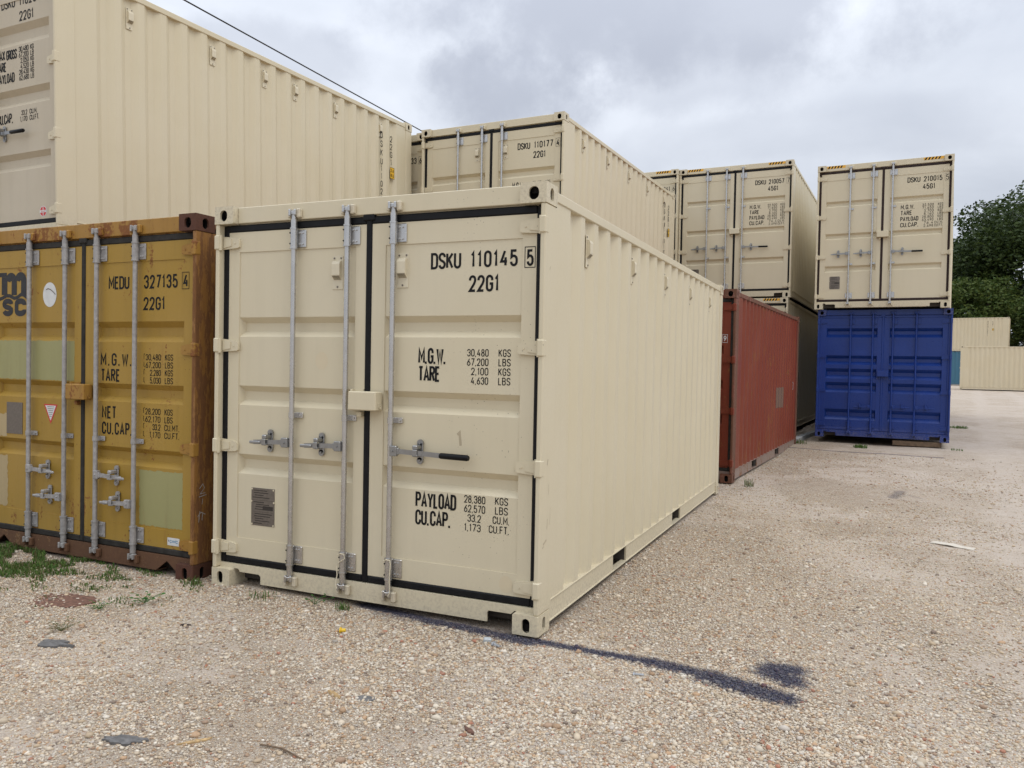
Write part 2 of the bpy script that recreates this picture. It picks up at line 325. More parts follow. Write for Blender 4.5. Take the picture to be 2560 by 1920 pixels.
def text(mb, s, x0, x1, zt, zb, put, wt=.15, mat=0, gap=.2, aspect=.40, vertical=False):
    """lay the string s between x0..x1, zt..zb; put((x, z), lift) gives the 3-D point"""
    if isinstance(mb, list): mb.append(MB()); mb = mb[-1]
    h = zt-zb; t = wt; adv = []; x = 0
    for ch in s:
        if ch == ' ': x += .42; continue
        if ch in '.,': adv.append((ch, x, .0)); x += t+gap*.75; continue
        w_ = G_[ch][0]*aspect; adv.append((ch, x, w_)); x += w_+gap
    tot = x-gap+t if s[-1] not in '.,' else x-gap*.75
    sx = (x1-x0)/(tot) if x1 else h; hx = t*h/2
    lift = 0
    for ch, ox, w_ in adv:
        if ch in '.,':
            cx = x0+(ox+t/2)*sx; ribbon(mb, [(cx-hx*.9, zb+hx), (cx+hx*.9, zb+hx)], hx, put, lift, mat)
            if ch == ',': ribbon(mb, [(cx+hx*.4, zb), (cx-hx*.3, zb-hx*1.2)], hx*.5, put, lift+.00012, mat)
            continue
        for st in G_[ch][1]:
            pts = [(x0+(ox+t/2+p[0]*w_)*sx, zb+hx+p[1]*(h-2*hx)) for p in st]
            ribbon(mb, pts, hx, put, lift, mat); lift += .00006
def on_door(y): return lambda p, l: (p[0], y-l, p[1])
def on_side(x): return lambda p, l: (x+l, p[0], p[1])
def boxed(mb, x0, x1, zt, zb, put, hw=.0022, mat=0): ribbon(mb[-1] if isinstance(mb, list) else mb, [(x0, zt), (x1, zt), (x1, zb), (x0, zb), (x0, zt)], hw, put, .0004, mat)
def rect(mb, x0, x1, z0, z1, y, mat=0, t=.0012):
    mb.box(x0, x1, y-t, y+.0005, z0, z1, 0, mat)

# ------------------------------------------------------------------ container pieces
W = 2.438; DY = .060     # width, door face depth behind the castings
def casting_mesh(size, hole, topc):
    """162 x 178 x 118 mm corner casting, outer corner at origin, body towards +x +y; holes in the -y, -x and z faces"""
    lx, ly, lz = .162, .178, .118; bm = bmesh.new()
    def face(o, u, v, n, W_, H_, hw, hh, cx, cz):
        o, u, v, n = map(Vector, (o, u, v, n)); r = min(hw, hh); N_ = 24; inner = []; outer = []
        angs = [2*math.pi*k/N_ for k in range(N_)]
        for a in angs:
            x, y = r*math.cos(a), r*math.sin(a)
            x += (hw-r)*(1 if math.cos(a) > 0 else -1); y += (hh-r)*(1 if math.sin(a) > 1e-9 else -1 if math.sin(a) < -1e-9 else 0)
            inner.append((cx+x, cz+y))
        ang = [math.atan2(p[1]-cz, p[0]-cx) for p in inner]
        cor = [(0, 0), (W_, 0), (W_, H_), (0, H_)]
        ent = [(ang[i] % (2*math.pi), inner[i], None) for i in range(N_)]
        for c in cor:
            a = math.atan2(c[1]-cz, c[0]-cx) % (2*math.pi)
            j = min(range(N_), key=lambda i: abs((ent[i][0]-a+math.pi) % (2*math.pi)-math.pi) if ent[i][2] is None else 9)
            ent[j] = (ent[j][0], ent[j][1], c)
        for a, p, c in ent:
            if c is None:
                dx, dy = p[0]-cx, p[1]-cz; k = min(((W_-cx)/dx if dx > 1e-9 else (-cx/dx if dx < -1e-9 else 1e9)), ((H_-cz)/dy if dy > 1e-9 else (-cz/dy if dy < -1e-9 else 1e9)))
                c = (cx+dx*k, cz+dy*k)
            outer.append(c)
        P = lambda q, d=0: bm.verts.new(o+u*q[0]+v*q[1]-n*d)
        vi = [P(p) for _, p, _ in ent]; vo = [P(p) for p in outer]; vd = [P(p, .016) for _, p, _ in ent]; ve = [P(p, .06) for _, p, _ in ent]
        for i in range(N_):
            j = (i+1) % N_
            bm.faces.new((vi[i], vi[j], vo[j], vo[i])); bm.faces.new((vi[i], vi[j], vd[j], vd[i])); bm.faces.new((vd[i], vd[j], ve[j], ve[i])).material_index = 1
        f = bm.faces.new(ve); f.material_index = 1
    hw, hh = hole
    face((0, 0, 0), (1, 0, 0), (0, 0, 1), (0, -1, 0), lx, lz, hw, hh, lx*.48, lz*.47)
    face((0, 0, 0), (0, 1, 0), (0, 0, 1), (-1, 0, 0), ly, lz, hw*.9, hh, ly*.5, lz*.47)
    zf = lz if topc else 0
    face((0, 0, zf), (1, 0, 0), (0, 1, 0), (0, 0, 1 if topc else -1), lx, ly, .032, .062, lx*.5, ly*.5)
    def quad(*p): bm.faces.new([bm.verts.new(q) for q in p])
    zo = 0 if topc else lz
    quad((0, 0, zo), (lx, 0, zo), (lx, ly, zo), (0, ly, zo)); quad((lx, 0, 0), (lx, ly, 0), (lx, ly, lz), (lx, 0, lz)); quad((0, ly, 0), (lx, ly, 0), (lx, ly, lz), (0, ly, lz))
    bmesh.ops.remove_doubles(bm, verts=bm.verts, dist=1e-5); bmesh.ops.recalc_face_normals(bm, faces=bm.faces)
    def onb(v): return sum((abs(v.co.x) < 1e-5 or abs(v.co.x-lx) < 1e-5, abs(v.co.y) < 1e-5 or abs(v.co.y-ly) < 1e-5, abs(v.co.z) < 1e-5 or abs(v.co.z-lz) < 1e-5))
    ed = [e for e in bm.edges if len(e.link_faces) == 2 and onb(e.verts[0]) >= 2 and onb(e.verts[1]) >= 2 and e.link_faces[0].normal.dot(e.link_faces[1].normal) < .3]
    bmesh.ops.bevel(bm, geom=ed, offset=.009, segments=3, affect='EDGES', profile=.5)
    me = bpy.data.meshes.new('corner_casting'); bm.to_mesh(me); bm.free()
    return me
CAST = {}
def casting(parent, sx, sy, h, m, L):
    for top in (0, 1):
        key = (top, m.name)
        if key not in CAST:
            me = casting_mesh(1, (.032, .038) if top else (.025, .042), top); me.materials.append(m); me.materials.append(M['void']); CAST[key] = me
        o = bpy.data.objects.new('corner_casting', CAST[key]); COL.objects.link(o); o.parent = parent
        o.location = (0 if sx < 0 else W, 0 if sy < 0 else L, h-.118 if top else 0); o.scale = (1 if sx < 0 else -1, 1 if sy < 0 else -1, 1)

def door_panel(mb, x0, x1, zb, zt, rx0, rx1, bands, depth=.042, wt=2.285, wb=.33):
    """door leaf: outer ring at DY, inner sheet 4 mm behind it, recessed bands in it"""
    y0 = DY; yi = DY+.006; yb = DY+.05
    xs = [x0, rx0, rx1, x1]
    for (a, b, c, d) in ((x0, rx0, zb, zt), (rx1, x1, zb, zt), (rx0, rx1, wt, zt), (rx0, rx1, zb, wb)):
        mb.box(a, b, y0, yb, c, d, .0)
    z = wb; i = .022
    def sheet(z0, z1, ya, yb_, l0=rx0, r0=rx1, l1=None, r1=None):
        l1 = l0 if l1 is None else l1; r1 = r0 if r1 is None else r1
        mb.add([(l0, ya, z0), (r0, ya, z0), (r1, yb_, z1), (l1, yb_, z1)], [(0, 1, 2, 3)])
    for (b0, b1) in sorted(bands):
        sheet(z, b0, yi, yi); hgt = b1-b0; s = hgt*(.29 if depth < .05 else .33); yd = yi+depth
        sheet(b0, b0+s, yi, yd, rx0, rx1, rx0+i, rx1-i); sheet(b0+s, b1-s, yd, yd, rx0+i, rx1-i); sheet(b1-s, b1, yd, yi, rx0+i, rx1-i, rx0, rx1)
        for (xa, xb) in ((rx0, rx0+i), (rx1, rx1-i)):
            mb.add([(xa, yi, b0), (xb, yd, b0+s), (xb, yd, b1-s), (xa, yi, b1)], [(0, 1, 2, 3)])
        z = b1
    sheet(z, wt, yi, yi)
    mb.box(x0+.01, x1-.01, DY+.080, DY+.086, zb+.01, zt-.01)
def bolts(mb, pts, y, r=.008, mat=0, t=.007):
    for x, z in pts: mb.tube([(x, y, z), (x, y-t, z)], [r, r*.8], 6, mat, smooth=False)
def rod_set(door, x, h, ms, mk, handle_z, hdir, grip, guides, both=False):
    y = .026; r = .017
    mb = MB(); zt, zb = h-.072, .112
    mb.tube([(x, y, zb), (x, y, zt)], r, 16)
    for z0, z1 in ((h-.178, h-.118), (.140, .200)): mb.tube([(x, y, z0), (x, y, z1)], .021, 16)
    for z in (zt, zb):                         # cam ends hooked into the keeper
        mb.box(x-.02, x+.026, y-.02, y+.012, z-.012, z+.012, .003)
        mb.box(x-.026, x-.012, y-.03, y+.008, z-.022, z+.022, .003)
        mb.box(x+.014, x+.03, y-.028, y+.008, z-.018, z+.02, .003)
    mb.build('locking_rod', ms, door)
    for z0, z1 in ((h-.302, h-.176), (.204, .330)):
        b = MB(); b.tube([(x, y, z0), (x, y, z1)], .0235, 16); b.tube([(x, y, z0-.006), (x, y, z0+.004)], .027, 16); b.tube([(x, y, z1-.004), (x, y, z1+.006)], .027, 16)
        b.box(x-.006, x+.078, DY-.012, DY-.0005, z0+.006, z1-.004, .004)
        bolts(b, [(x+.052, z0+.028), (x+.052, z1-.026), (x+.030, z0+.028), (x+.030, z1-.026)], DY-.012)
        if both: b.box(x-.055, x-.004, DY-.010, DY-.0005, z0+.012, z1-.012, .004); bolts(b, [(x-.04, z0+.03), (x-.04, z1-.03)], DY-.01)
        b.tube([(x-.016, y-.016, z1-.028), (x-.017, y-.0215, z1-.028)], .005, 8, 1); b.tube([(x-.016, y-.016, z0+.028), (x-.017, y-.0215, z0+.028)], .005, 8, 1)
        b.build('rod_bracket', [ms, M['void']], door)
    for gz in guides:
        b = MB(); b.tube([(x, y, gz-.018), (x, y, gz+.018)], .0215, 16); b.box(x-.03, x+.068, DY-.010, DY-.0005, gz-.018, gz+.018, .003); b.box(x-.021, x+.021, y, DY-.009, gz-.017, gz+.017)
        bolts(b, [(x+.052, gz)], DY-.010); b.build('rod_guide', ms, door)
    if handle_z is None: return
    s = hdir; z = handle_z; b = MB()
    def bx(a0, a1, *r): b.box(min(x+s*a0, x+s*a1), max(x+s*a0, x+s*a1), *r)
    bx(.012, .062, -.008, .022, z-.032, z+.032, .004)                 # hub clevis
    bx(.05, .075, -.002, .016, z-.022, z+.02, .003)
    bolts(b, [(x+s*.036, z)], -.008, .007)
    ln = .365 if grip else .30
    # flat bar with a small crank
    path = [(.06, 0.003, 0), (.20, -.004, -.004), (.235, .008, -.006), (ln, .004, -.010)]
    for (a, ya, za), (c, yc, zc) in zip(path[:-1], path[1:]):
        hw = .015; t = .007
        vs = [(x+s*a, ya, z+za-hw), (x+s*a, ya, z+za+hw), (x+s*a, ya+t, z+za+hw), (x+s*a, ya+t, z+za-hw), (x+s*c, yc, z+zc-hw), (x+s*c, yc, z+zc+hw), (x+s*c, yc+t, z+zc+hw), (x+s*c, yc+t, z+zc-hw)]
        b.add(vs, [(0, 1, 2, 3), (4, 7, 6, 5), (0, 4, 5, 1), (1, 5, 6, 2), (2, 6, 7, 3), (3, 7, 4, 0)])
    if not grip: bx(.245, .335, -.002, .010, z-.021, z-.001, .005)
    b.build('door_handle', M['steel_bar'] if ms is M['steel'] else ms, door)
    c = MB(); cx = x+s*.198
    c.box(cx-.021, cx+.021, DY-.012, DY-.0005, z-.058, z+.058, .006)
    for e in (-1, 1): c.tube([(cx, DY-.012, z+e*.055), (cx, DY-.0005, z+e*.055)], .021, 14, smooth=False)
    bolts(c, [(cx, z+.052), (cx, z-.052)], DY-.012, .009)
    c.box(cx-.015, cx+.017, -.016, DY-.012, z-.026, z-.014, .003); c.box(cx-.016, cx+.016, -.020, -.012, z-.024, z+.018, .003)
    c.box(cx-.02, cx+.014, -.014, DY-.012, z+.016, z+.044, .006)
    c.build('handle_catch', M['steel_bar'] if ms is M['steel'] else ms, door)
    if grip:
        g = MB(); g.tube([(x+s*.362, .006, z-.010), (x+s*.37, .006, z-.0105), (x+s*.545, .006, z-.013), (x+s*.556, .006, z-.013)], [.0155, .0185, .0185, .014], 12)
        g.build('handle_grip', mk['grip'], door)
def hinge(door, side, z, m):
    b = MB(); s = 1 if side < 0 else -1; X = lambda a: (a if side < 0 else W-a)
    def bx(a0, a1, *r): b.box(min(X(a0), X(a1)), max(X(a0), X(a1)), *r)
    ys = (.030, DY-.0008)
    poly = [(X(.03), z-.045), (X(.03), z+.045), (X(.125), z+.036), (X(.172), z+.026), (X(.178), z+.012), (X(.178), z-.03), (X(.165), z-.036)]
    b.prism(poly, 1, ys[0]+.012, ys[1]); 
    b.prism([(X(.045), z-.034), (X(.045), z+.034), (X(.115), z+.024), (X(.115), z-.022)], 1, ys[0]+.006, ys[0]+.0119)
    bx(.0, .040, -.006, .05, z-.048, z+.048, .006)
    b.tube([(X(.034), .018, z-.052), (X(.034), .018, z+.052)], .015, 12)
    bolts(b, [(X(.075), z), (X(.14), z-.004)], ys[0]+.010, .006, t=.003)
    b.build('hinge', m, door)
def vent_mesh():
    b = MB(); b.box(0, .080, -.004, 0, 0, .214, .0015)
    b.prism([(-.004, .060), (-.030, .088), (-.030, .160), (-.024, .176), (-.004, .184)], 0, .010, .070)   # (y,z) profile
    for i in range(5): b.box(.014, .066, -.0305+.0052*i*0, -.0300, .092+.0*i, .0925, 0)
    for i in range(6): z = .062+.0042*i; y = -.0055-.0042*i; b.box(.014, .066, y-.0016, y-.0004, z, z+.0018, 0, 1)
    for p in ((.014, .200), (.066, .200), (.040, .016)): b.tube([(p[0], -.004, p[1]), (p[0], -.008, p[1])], .006, 8, 2, smooth=False)
    return b
VM = {}
def vent(parent, x, z, side=None, y=None):
    if 'v' not in VM:
        o = vent_mesh().build('air_vent', [M['vent'], M['void'], M['alu']]); VM['v'] = o.data
    else: o = bpy.data.objects.new('air_vent', VM['v']); COL.objects.link(o)
    o.parent = parent
    if side is None: o.location = (x, DY+.0055, z)
    else: o.location = (side, y, z); o.rotation_euler = (0, 0, math.pi/2)
    return o

def container(label, loc, rz, h=2.591, L=6.058, rx=0, ry=0, m='beige', ms=None, gasket='rubber', pal=None, bands=None, rods=(), handles=(), hz=1.01, guides=(1.193,), grip_on=None,
              texts=None, plate=None, hazard=False, notch='square', sidevents=False, sidetext=None, doorvents=False, lock=True, detail=2, group=None, wt=None, hinges=None, extra=None, both=False, pockets=None, ventys=None, catflat=None, name='shipping_container', phase=.442, bdepth=.042):
    P = dict(door=M[m], side=M[m], frame=M[m], post=M[m], cast=M[m], rail=M[m], low=M[m], hinge=M[m], grip=M['grip']); P.update({k: M[v] for k, v in (pal or {}).items()})
    root = thing(name, label, 'shipping container', loc, rz, rx, ry, group)
    ms = M[ms] if ms else M['steel']; gm = M[gasket]
    for sx in (-1, 1):
        for sy in (-1, 1): casting(root, sx, sy, h, P['cast'], L)
    c = .004
    for sx in (-1, 1):
        X = (lambda a, b: (a, b)) if sx < 0 else (lambda a, b: (W-b, W-a))
        b = MB(); b.box(*X(.003, .036), .004, .205, .118, h-.118, .007); b.box(*X(.036, .060), DY+.004, .205, .118, h-.118, .002); b.build('corner_post', P['post'], root)
        b = MB(); b.box(*X(.004, .12), L-.165, L-.004, .118, h-.118, .006); b.build('corner_post', P['post'], root)
    # header and sill
    b = MB(); b.box(.1625, W-.1625, .046, .135, h-.112, h-.004, .004); b.box(.034, W-.034, DY+.012, .135, h-.150, h-.1123, 0)
    if detail > 1:
        for x in rods: b.box(x-.045, x-.024, .014, .046, h-.105, h-.045, .005, 1); b.box(x+.022, x+.052, .014, .046, h-.105, h-.045, .006, 1)
    hd = b.build('door_header', [P['frame'], M['cream'] if m == 'beige' else P['frame']], root)
    if hazard:
        for (x0, x1) in ((.175, .52), (W-.52, W-.175)):
            s = MB(); s.box(x0, x1, .0445, .0455, h-.062, h-.012, 0, 0); n = 6; st = (x1-x0)/n
            for k in range(n-1): a = x0+.01+k*st; s.add([(a, .0438, h-.062), (a+st*.5, .0438, h-.062), (a+st*.5+.028, .0438, h-.012), (a+.028, .0438, h-.012)] if k < n-1 else [(a, .0438, h-.062), (a+st*.5, .0438, h-.062), (a+st*.5+.02, .0438, h-.012), (a+.02, .0438, h-.012)], [(0, 1, 2, 3)], 1)
            s.build('hazard_stripes', [M['orange'], M['black']], hd)
    b = MB(); y0, y1 = .046, .060; zb = .032
    if notch == 'square':
        pl = [(.198, zb+.0), (.198, .085), (.212, .098), (.375, .098), (.392, .085), (.392, zb)]
        poly = [(.163, zb)]+pl+[(W-x, z) for x, z in pl[::-1]]+[(W-.163, zb), (W-.163, .149), (.163, .149)]
        poly = [(.198, .1181), (.212, .098), (.375, .098), (.392, .085), (.392, zb), (W-.345, zb), (W-.345, .085), (W-.335, .098), (W-.19, .098), (W-.17, .1181), (W-.034, .1181), (W-.034, .149), (.034, .149), (.034, .1181)]
    else:
        poly = [(.20, .1181), (.212, .110), (.222, .10), (.262, .045), (.262+.0, .045), (.30, .045)]
        pts = [(.190, zb), (.30, .112), (.41, zb)]
        poly = [(.166, zb)]+pts+[(W-x, z) for x, z in pts[::-1]]+[(W-.166, zb), (W-.166, .1181), (W-.034, .1181), (W-.034, .149), (.034, .149), (.034, .1181), (.166, .1181)]
    b.prism(poly, 1, y0, y1); b.box(.40, W-.40, y1, .15, zb-.004, zb+.004)
    b.box(.035, W-.035, y1+.002, .15, .136, .1485)
    if detail > 1:
        for x in rods: b.box(x-.045, x-.024, .014, y0, .062, .125, .005, 1); b.box(x+.022, x+.052, .014, y0, .062, .125, .006, 1)
    b.build('door_sill', [P['low'], M['cream'] if m == 'beige' else P['low']], root)
    # side rails, walls, roof, floor
    zr = .165
    for sx in (-1, 1):
        fx = (lambda p: p) if sx > 0 else (lambda p: (W-p[0], p[1], p[2]))
        b = MB(); b.box(W-.068, W-.006, .178, L-.178, h-.086, h-.026, .005); b.xf(fx); b.build('top_rail', P['rail'], root)
        b = MB(); ya, yb = .178, L-.178
        pk = pockets if pockets is not None else ([(1.521, 1.878), (3.499, 3.862), ] if L < 7 else [])
        ys = [ya]+[v for p in pk for v in p]+[yb]
        for i in range(0, len(ys), 2): b.box(W-.030, W-.016, ys[i], ys[i+1], .040, zr-.006, .0)
        b.box(W-.060, W-.008, ya, yb, zr-.006, zr, .001); b.box(W-.060, W-.008, ya, yb, .034, .041, .001)
        for p in pk:
            b.box(W-.35, W-.030, p[0]-.006, p[0]-.001, .041, zr-.006, 0, 1); b.box(W-.35, W-.030, p[1]+.001, p[1]+.006, .041, zr-.006, 0, 1)
        b.xf(fx); b.build('bottom_rail', [P['low'], M['under']], root)
        # corrugated side wall
        prof = [(W-.014, .205)]; k = 0; d = .036
        while phase+k*.2775+.22 < L-.17:
            y = phase+k*.2775; prof += [(W-.014, y), (W-.014-d, y+.068), (W-.014-d, y+.136), (W-.014, y+.204)]; k += 1
        prof.append((W-.014, L-.165))
        b = MB(); b.add([(x, y, zr) for x, y in prof]+[(x, y, h-.06) for x, y in prof], [(i, i+1, len(prof)+i+1, len(prof)+i) for i in range(len(prof)-1)]); b.xf(fx)
        wl = b.build('side_wall', P['side'], root)
        if sx > 0:
            if sidevents:
                for kk in (range(len(ventys)) if ventys else (1, 5, 9, 13, 17) if L < 7 else range(1, 40, 5)):
                    y = (phase+.2775*kk+.105) if not ventys else ventys[kk]
                    if y < L-.3: vent(wl, 0, h-.386, W-.044, y)
            if sidetext: sidetext(wl, h)
    b = MB(); rows = 26; xs = []
    b.box(.03, W-.03, .12, L-.1, h-.045, h-.030); b.build('roof', P['side'], root)
    b = MB(); b.box(.06, W-.06, .13, L-.05, .142, .163); b.box(.165, W-.165, .15, .19, .030, .141)  # front crossmember added behind the sill to darken its notches
    for k in range(int(L/.3)):
        y = .3+k*.3
        if pockets is None and L < 7 and any(p[0]-.05 < y < p[1]+.03 for p in ((1.521, 1.878), (3.499, 3.862))): continue
        if y < L-.2: b.box(.045, W-.045, y, y+.045, .05, .142)
    b.build('floor', M['under'], root)
    b = MB(); pr = []; x = .12
    while x < W-.12: pr += [(x, L-.012), (x+.08, L-.012), (x+.11, L-.05), (x+.19, L-.05)]; x += .22
    pr = [p for p in pr if p[0] < W-.12]+[(W-.12, L-.012)]
    b.add([(x, y, .165) for x, y in pr]+[(x, y, h-.10) for x, y in pr], [(i, i+1, len(pr)+i+1, len(pr)+i) for i in range(len(pr)-1)])
    b.box(.12, W-.12, L-.06, L-.008, h-.105, h-.03, .004); b.box(.165, W-.165, L-.06, L-.008, .03, .17, .004); b.build('end_wall', P['side'], root)
    # doors
    zb, zt = .198, h-.170; WT = wt or h-.306
    bands = bands or [(1.71, 1.842), (1.243, 1.376), (.772, .908)]
    hinges = hinges or ([2.350, 1.650, .962, .262] if h < 2.7 else [2.636, 1.855, 1.053, .258])
    for side in (-1, 1):
        x0, x1 = (.078, 1.198) if side < 0 else (1.243, 2.360)
        b = MB(); door_panel(b, x0, x1, zb, zt, x0+.092, x1-.078 if side < 0 else x1-.088, bands, wt=WT, depth=bdepth) if side < 0 else door_panel(b, x0, x1, zb, zt, 1.342, 2.272, bands, wt=WT, depth=bdepth)
        dr = b.build('door', P['door'], root)
        g = MB(); gy0, gy1 = DY-.006, DY+.03; e = .0075
        if side < 0: g.box(.030, .0775, gy0, gy1, zb-.048, zt+.048, e)
        else: g.box(2.3605, 2.408, gy0, gy1, zb-.048, zt+.048, e); g.box(1.1985, 1.2425, gy0-.002, gy1, zb-.046, zt+.046, e)
        xa, xb = (.075, 1.20) if side < 0 else (1.241, 2.363)
        g.box(xa, xb, gy0+.0006, gy1, zb-.047, zb-.0005, e); g.box(xa, xb, gy0+.0006, gy1, zt+.0005, zt+.049, e)
        if side > 0: g.box(1.178, 1.262, gy0-.010, gy1, zt+.020, zt+.062, .006)
        g.build('door_gasket', gm, dr)
        for z in hinges: hinge(dr, side, z, P['hinge'])
        for i, x in enumerate(rods):
            if (x < 1.22) != (side < 0): continue
            hd_ = handles[i] if i < len(handles) else None
            rod_set(dr, x, h, ms, P, hd_[1] if hd_ else None, hd_[0] if hd_ else 1, bool(hd_ and len(hd_) > 2), guides, both)
        if doorvents: vent(dr, .940 if side < 0 else 1.427, 2.016)
        if side > 0 and texts:
            t = []; texts(t)
            for q in t: q.build('lettering', [M['black'], M['white']], dr)
        if side < 0 and plate:
            px, pz, pw, ph = plate; p = MB(); yy = DY+.0058; p.box(px, px+pw, yy-.003, yy, pz, pz+ph, .0008, 0)
            r = random.Random(3)
            for k in range(15):
                z = pz+ph-.02-k*ph*.062
                if k in (4, 9): rect(p, px+.01, px+pw-.01, z, z+.0015, yy-.003, 1, .0006); continue
                a = px+.012+r.random()*.03; rect(p, a, min(px+pw-.012, a+pw*(.35+.45*r.random())), z, z+ph*.022, yy-.003, 1, .0006)
            rect(p, px+pw*.5, px+pw-.012, pz+ph*.42, pz+ph*.53, yy-.003, 1, .0004)
            for q in ((.008, .008), (pw-.008, .008), (.008, ph-.008), (pw-.008, ph-.008), (.004, ph*.64), (pw-.004, ph*.64)): p.tube([(px+q[0], yy, pz+q[1]), (px+q[0], yy-.006, pz+q[1])], .006, 8, 2, smooth=False)
            p.build('data_plate', [M['alu'], M['engr'], P['door']], dr)
        if side < 0 and lock:
            lz = 1.25 if h < 2.7 else 1.396
            k = MB(); k.box(1.135, 1.340, -.030, .050, lz, lz+.118, .006)
            k.box(1.118, 1.132, .018, DY-.001, lz-.004, lz+.13, .002); k.box(1.132, 1.20, .045, DY-.001, lz+.118, lz+.13, 0)
            k.box(1.165, 1.20, .020, DY-.0005, lz-.045, lz-.012, .004)
            k.tube([(1.345, .004, lz+.045), (1.345, .002, lz+.022), (1.345, .014, lz+.012), (1.345, .026, lz+.022), (1.345, .026, lz+.045)], .0035, 8)
            k.build('lock_box', P['hinge'], dr)
        if extra: extra(dr, side)
    return root

def put_d(y=None): return on_door(DY+.0048 if y is None else y)
def id_text(t, owner, num, chk, code, dz=0, x0=1.664, H=.100, z=2.223, s=1.0, right=2.352, mat=0, boxm=0):
    p = put_d(); pf = put_d(DY-.0012)
    text(t, owner, x0, x0+.206, z, z-H, p, mat=mat); text(t, num, 1.935, 2.240, z+.001, z-H+.002, p, gap=.30, mat=mat)
    text(t, chk, 2.301, 2.341, z-.004, z-H, pf, mat=mat); boxed(t, 2.288, 2.352, z+.010, z-H-.008, pf, mat=mat)
    text(t, code, 1.926, 2.124, z-.142, z-.242, p, gap=.26, mat=mat)
def A_text(num, chk):
    def f(t):
        id_text(t, 'DSKU', num, chk, '22G1'); p = put_d()
        text(t, 'M.G.W.', 1.587, 1.773, 1.646, 1.548, p); text(t, 'TARE', 1.588, 1.738, 1.535, 1.439, p)
        for k, (a, b) in enumerate((('30,480', 'KGS'), ('67,200', 'LBS'), ('2,100', 'KGS'), ('4,630', 'LBS'))):
            z = 1.642-.0555*k; text(t, a, 1.922 if k < 2 else 1.950, 2.064, z, z-.045, p, wt=.125, gap=.22); text(t, b, 2.129, 2.208, z, z-.045, p, wt=.125, gap=.22)
        text(t, 'PAYLOAD', 1.584, 1.864, .760, .664, p, gap=.22); text(t, 'CU.CAP.', 1.584, 1.825, .650, .556, p, gap=.22)
        for k, (a, b, x0, x1, xu) in enumerate((('28,380', 'KGS', 1.919, 2.060, 2.124), ('62,570', 'LBS', 1.919, 2.060, 2.124), ('33.2', 'CU.M.', 1.943, 2.033, 2.110), ('1,173', 'CU.FT.', 1.922, 2.033, 2.086))):
            z = .766-.0565*k; text(t, a, x0, x1, z, z-.046, p, wt=.125); text(t, b, xu, 2.208 if k < 2 else 2.216, z+.003, z-.043, p, wt=.125)
    return f
def HC_text(num, chk):
    def f(t):
        p = put_d(); pf = put_d(DY-.0012); z = 2.532
        text(t, 'DSKU', 1.645, 1.868, z, z-.102, p); text(t, num, 1.928, 2.242, z, z-.102, p, gap=.30); text(t, chk, 2.305, 2.353, z, z-.102, pf, wt=.11); boxed(t, 2.290, 2.362, z+.012, z-.114, pf, .0012)
        text(t, '45G1', 1.916, 2.124, z-.145, z-.247, p, gap=.26)
        for k, s in enumerate(('M.G.W.', 'TARE', 'PAYLOAD', 'CU.CAP.')):
            z = 2.008-.1155*k; text(t, s, 1.540, (1.778, 1.739, 1.852, 1.852)[k], z, z-.088, p, gap=.22)
        for k, (a, b) in enumerate((('32,500', 'KGS'), ('71,650', 'LBS'), ('3,700', 'KGS'), ('8,160', 'LBS'), ('28,800', 'KGS'), ('63,490', 'LBS'), ('76.4', 'CU.M.'), ('2,698', 'CU.FT.'))):
            z = 2.008-.0575*k; text(t, a, 1.915 if len(a) > 5 else 1.945, 2.11, z, z-.050, p, wt=.13, gap=.3); text(t, b, 2.18 if k < 6 else 2.13, 2.270, z, z-.050, p, wt=.13, gap=.3)
    return f
def side_text(num, code, y1=5.235, y2=5.49, zt=None, sticker=True, st_z=1.805):
    def f(wl, h):
        z = (zt or h-.307); x = W-.0125; z2 = z-.006
        def col(chars, y, z0, st, hh, hw):
            t = MB()
            for k, ch in enumerate(chars): w_ = hw if ch != '1' else .012; text(t, ch, y-w_, y+w_, z0-k*st, z0-k*st-hh, on_side(x), wt=.15)
            t.build('side_lettering', M['black'], wl)
        col('DSKU', y1, z, .131, .098, .030); col(num, y1, z-.50, .116, .092, .028); col(code, y2, z2, .118, .095, .030)
        if sticker:
            s = MB(); sy0, sy1, s0, s1 = y2-.035, y2+.085, st_z-.172, st_z
            s.box(sy0, sy1, -.0012, 0, s0, s1, 0, 1); s.box(sy0+.006, sy1-.006, -.0018, -.0012, s0+.006, s1-.006, 0, 0)
            pp = lambda p, l: (p[0], -.0020-l, p[1])
            tt = ('2.6', "8'6") if h < 2.7 else ('2.9', "9'6")
            text(s, tt[0], sy0+.018, sy1-.018, s1-.022, s1-.075, pp, wt=.18, mat=1); text(s, tt[1], sy0+.018, sy1-.018, s1-.098, s1-.150, pp, wt=.18, mat=1)
            s.xf(lambda p: (x-p[1], p[0], p[2])); s.build('height_sticker', [M['yel'], M['black']], wl)
    return f

M['spot'] = paint('fresh_beige_paint', (.61, .52, .355), streak=0, fadeamt=0); M['smudge'] = paint('dull_beige_paint', (.42, .35, .235), streak=0, fadeamt=0)
ROD3 = dict(rods=(.655, 1.076, 1.418), handles=((-1, 1.012), (-1, 1.012), (1, 1.008, 'grip')))
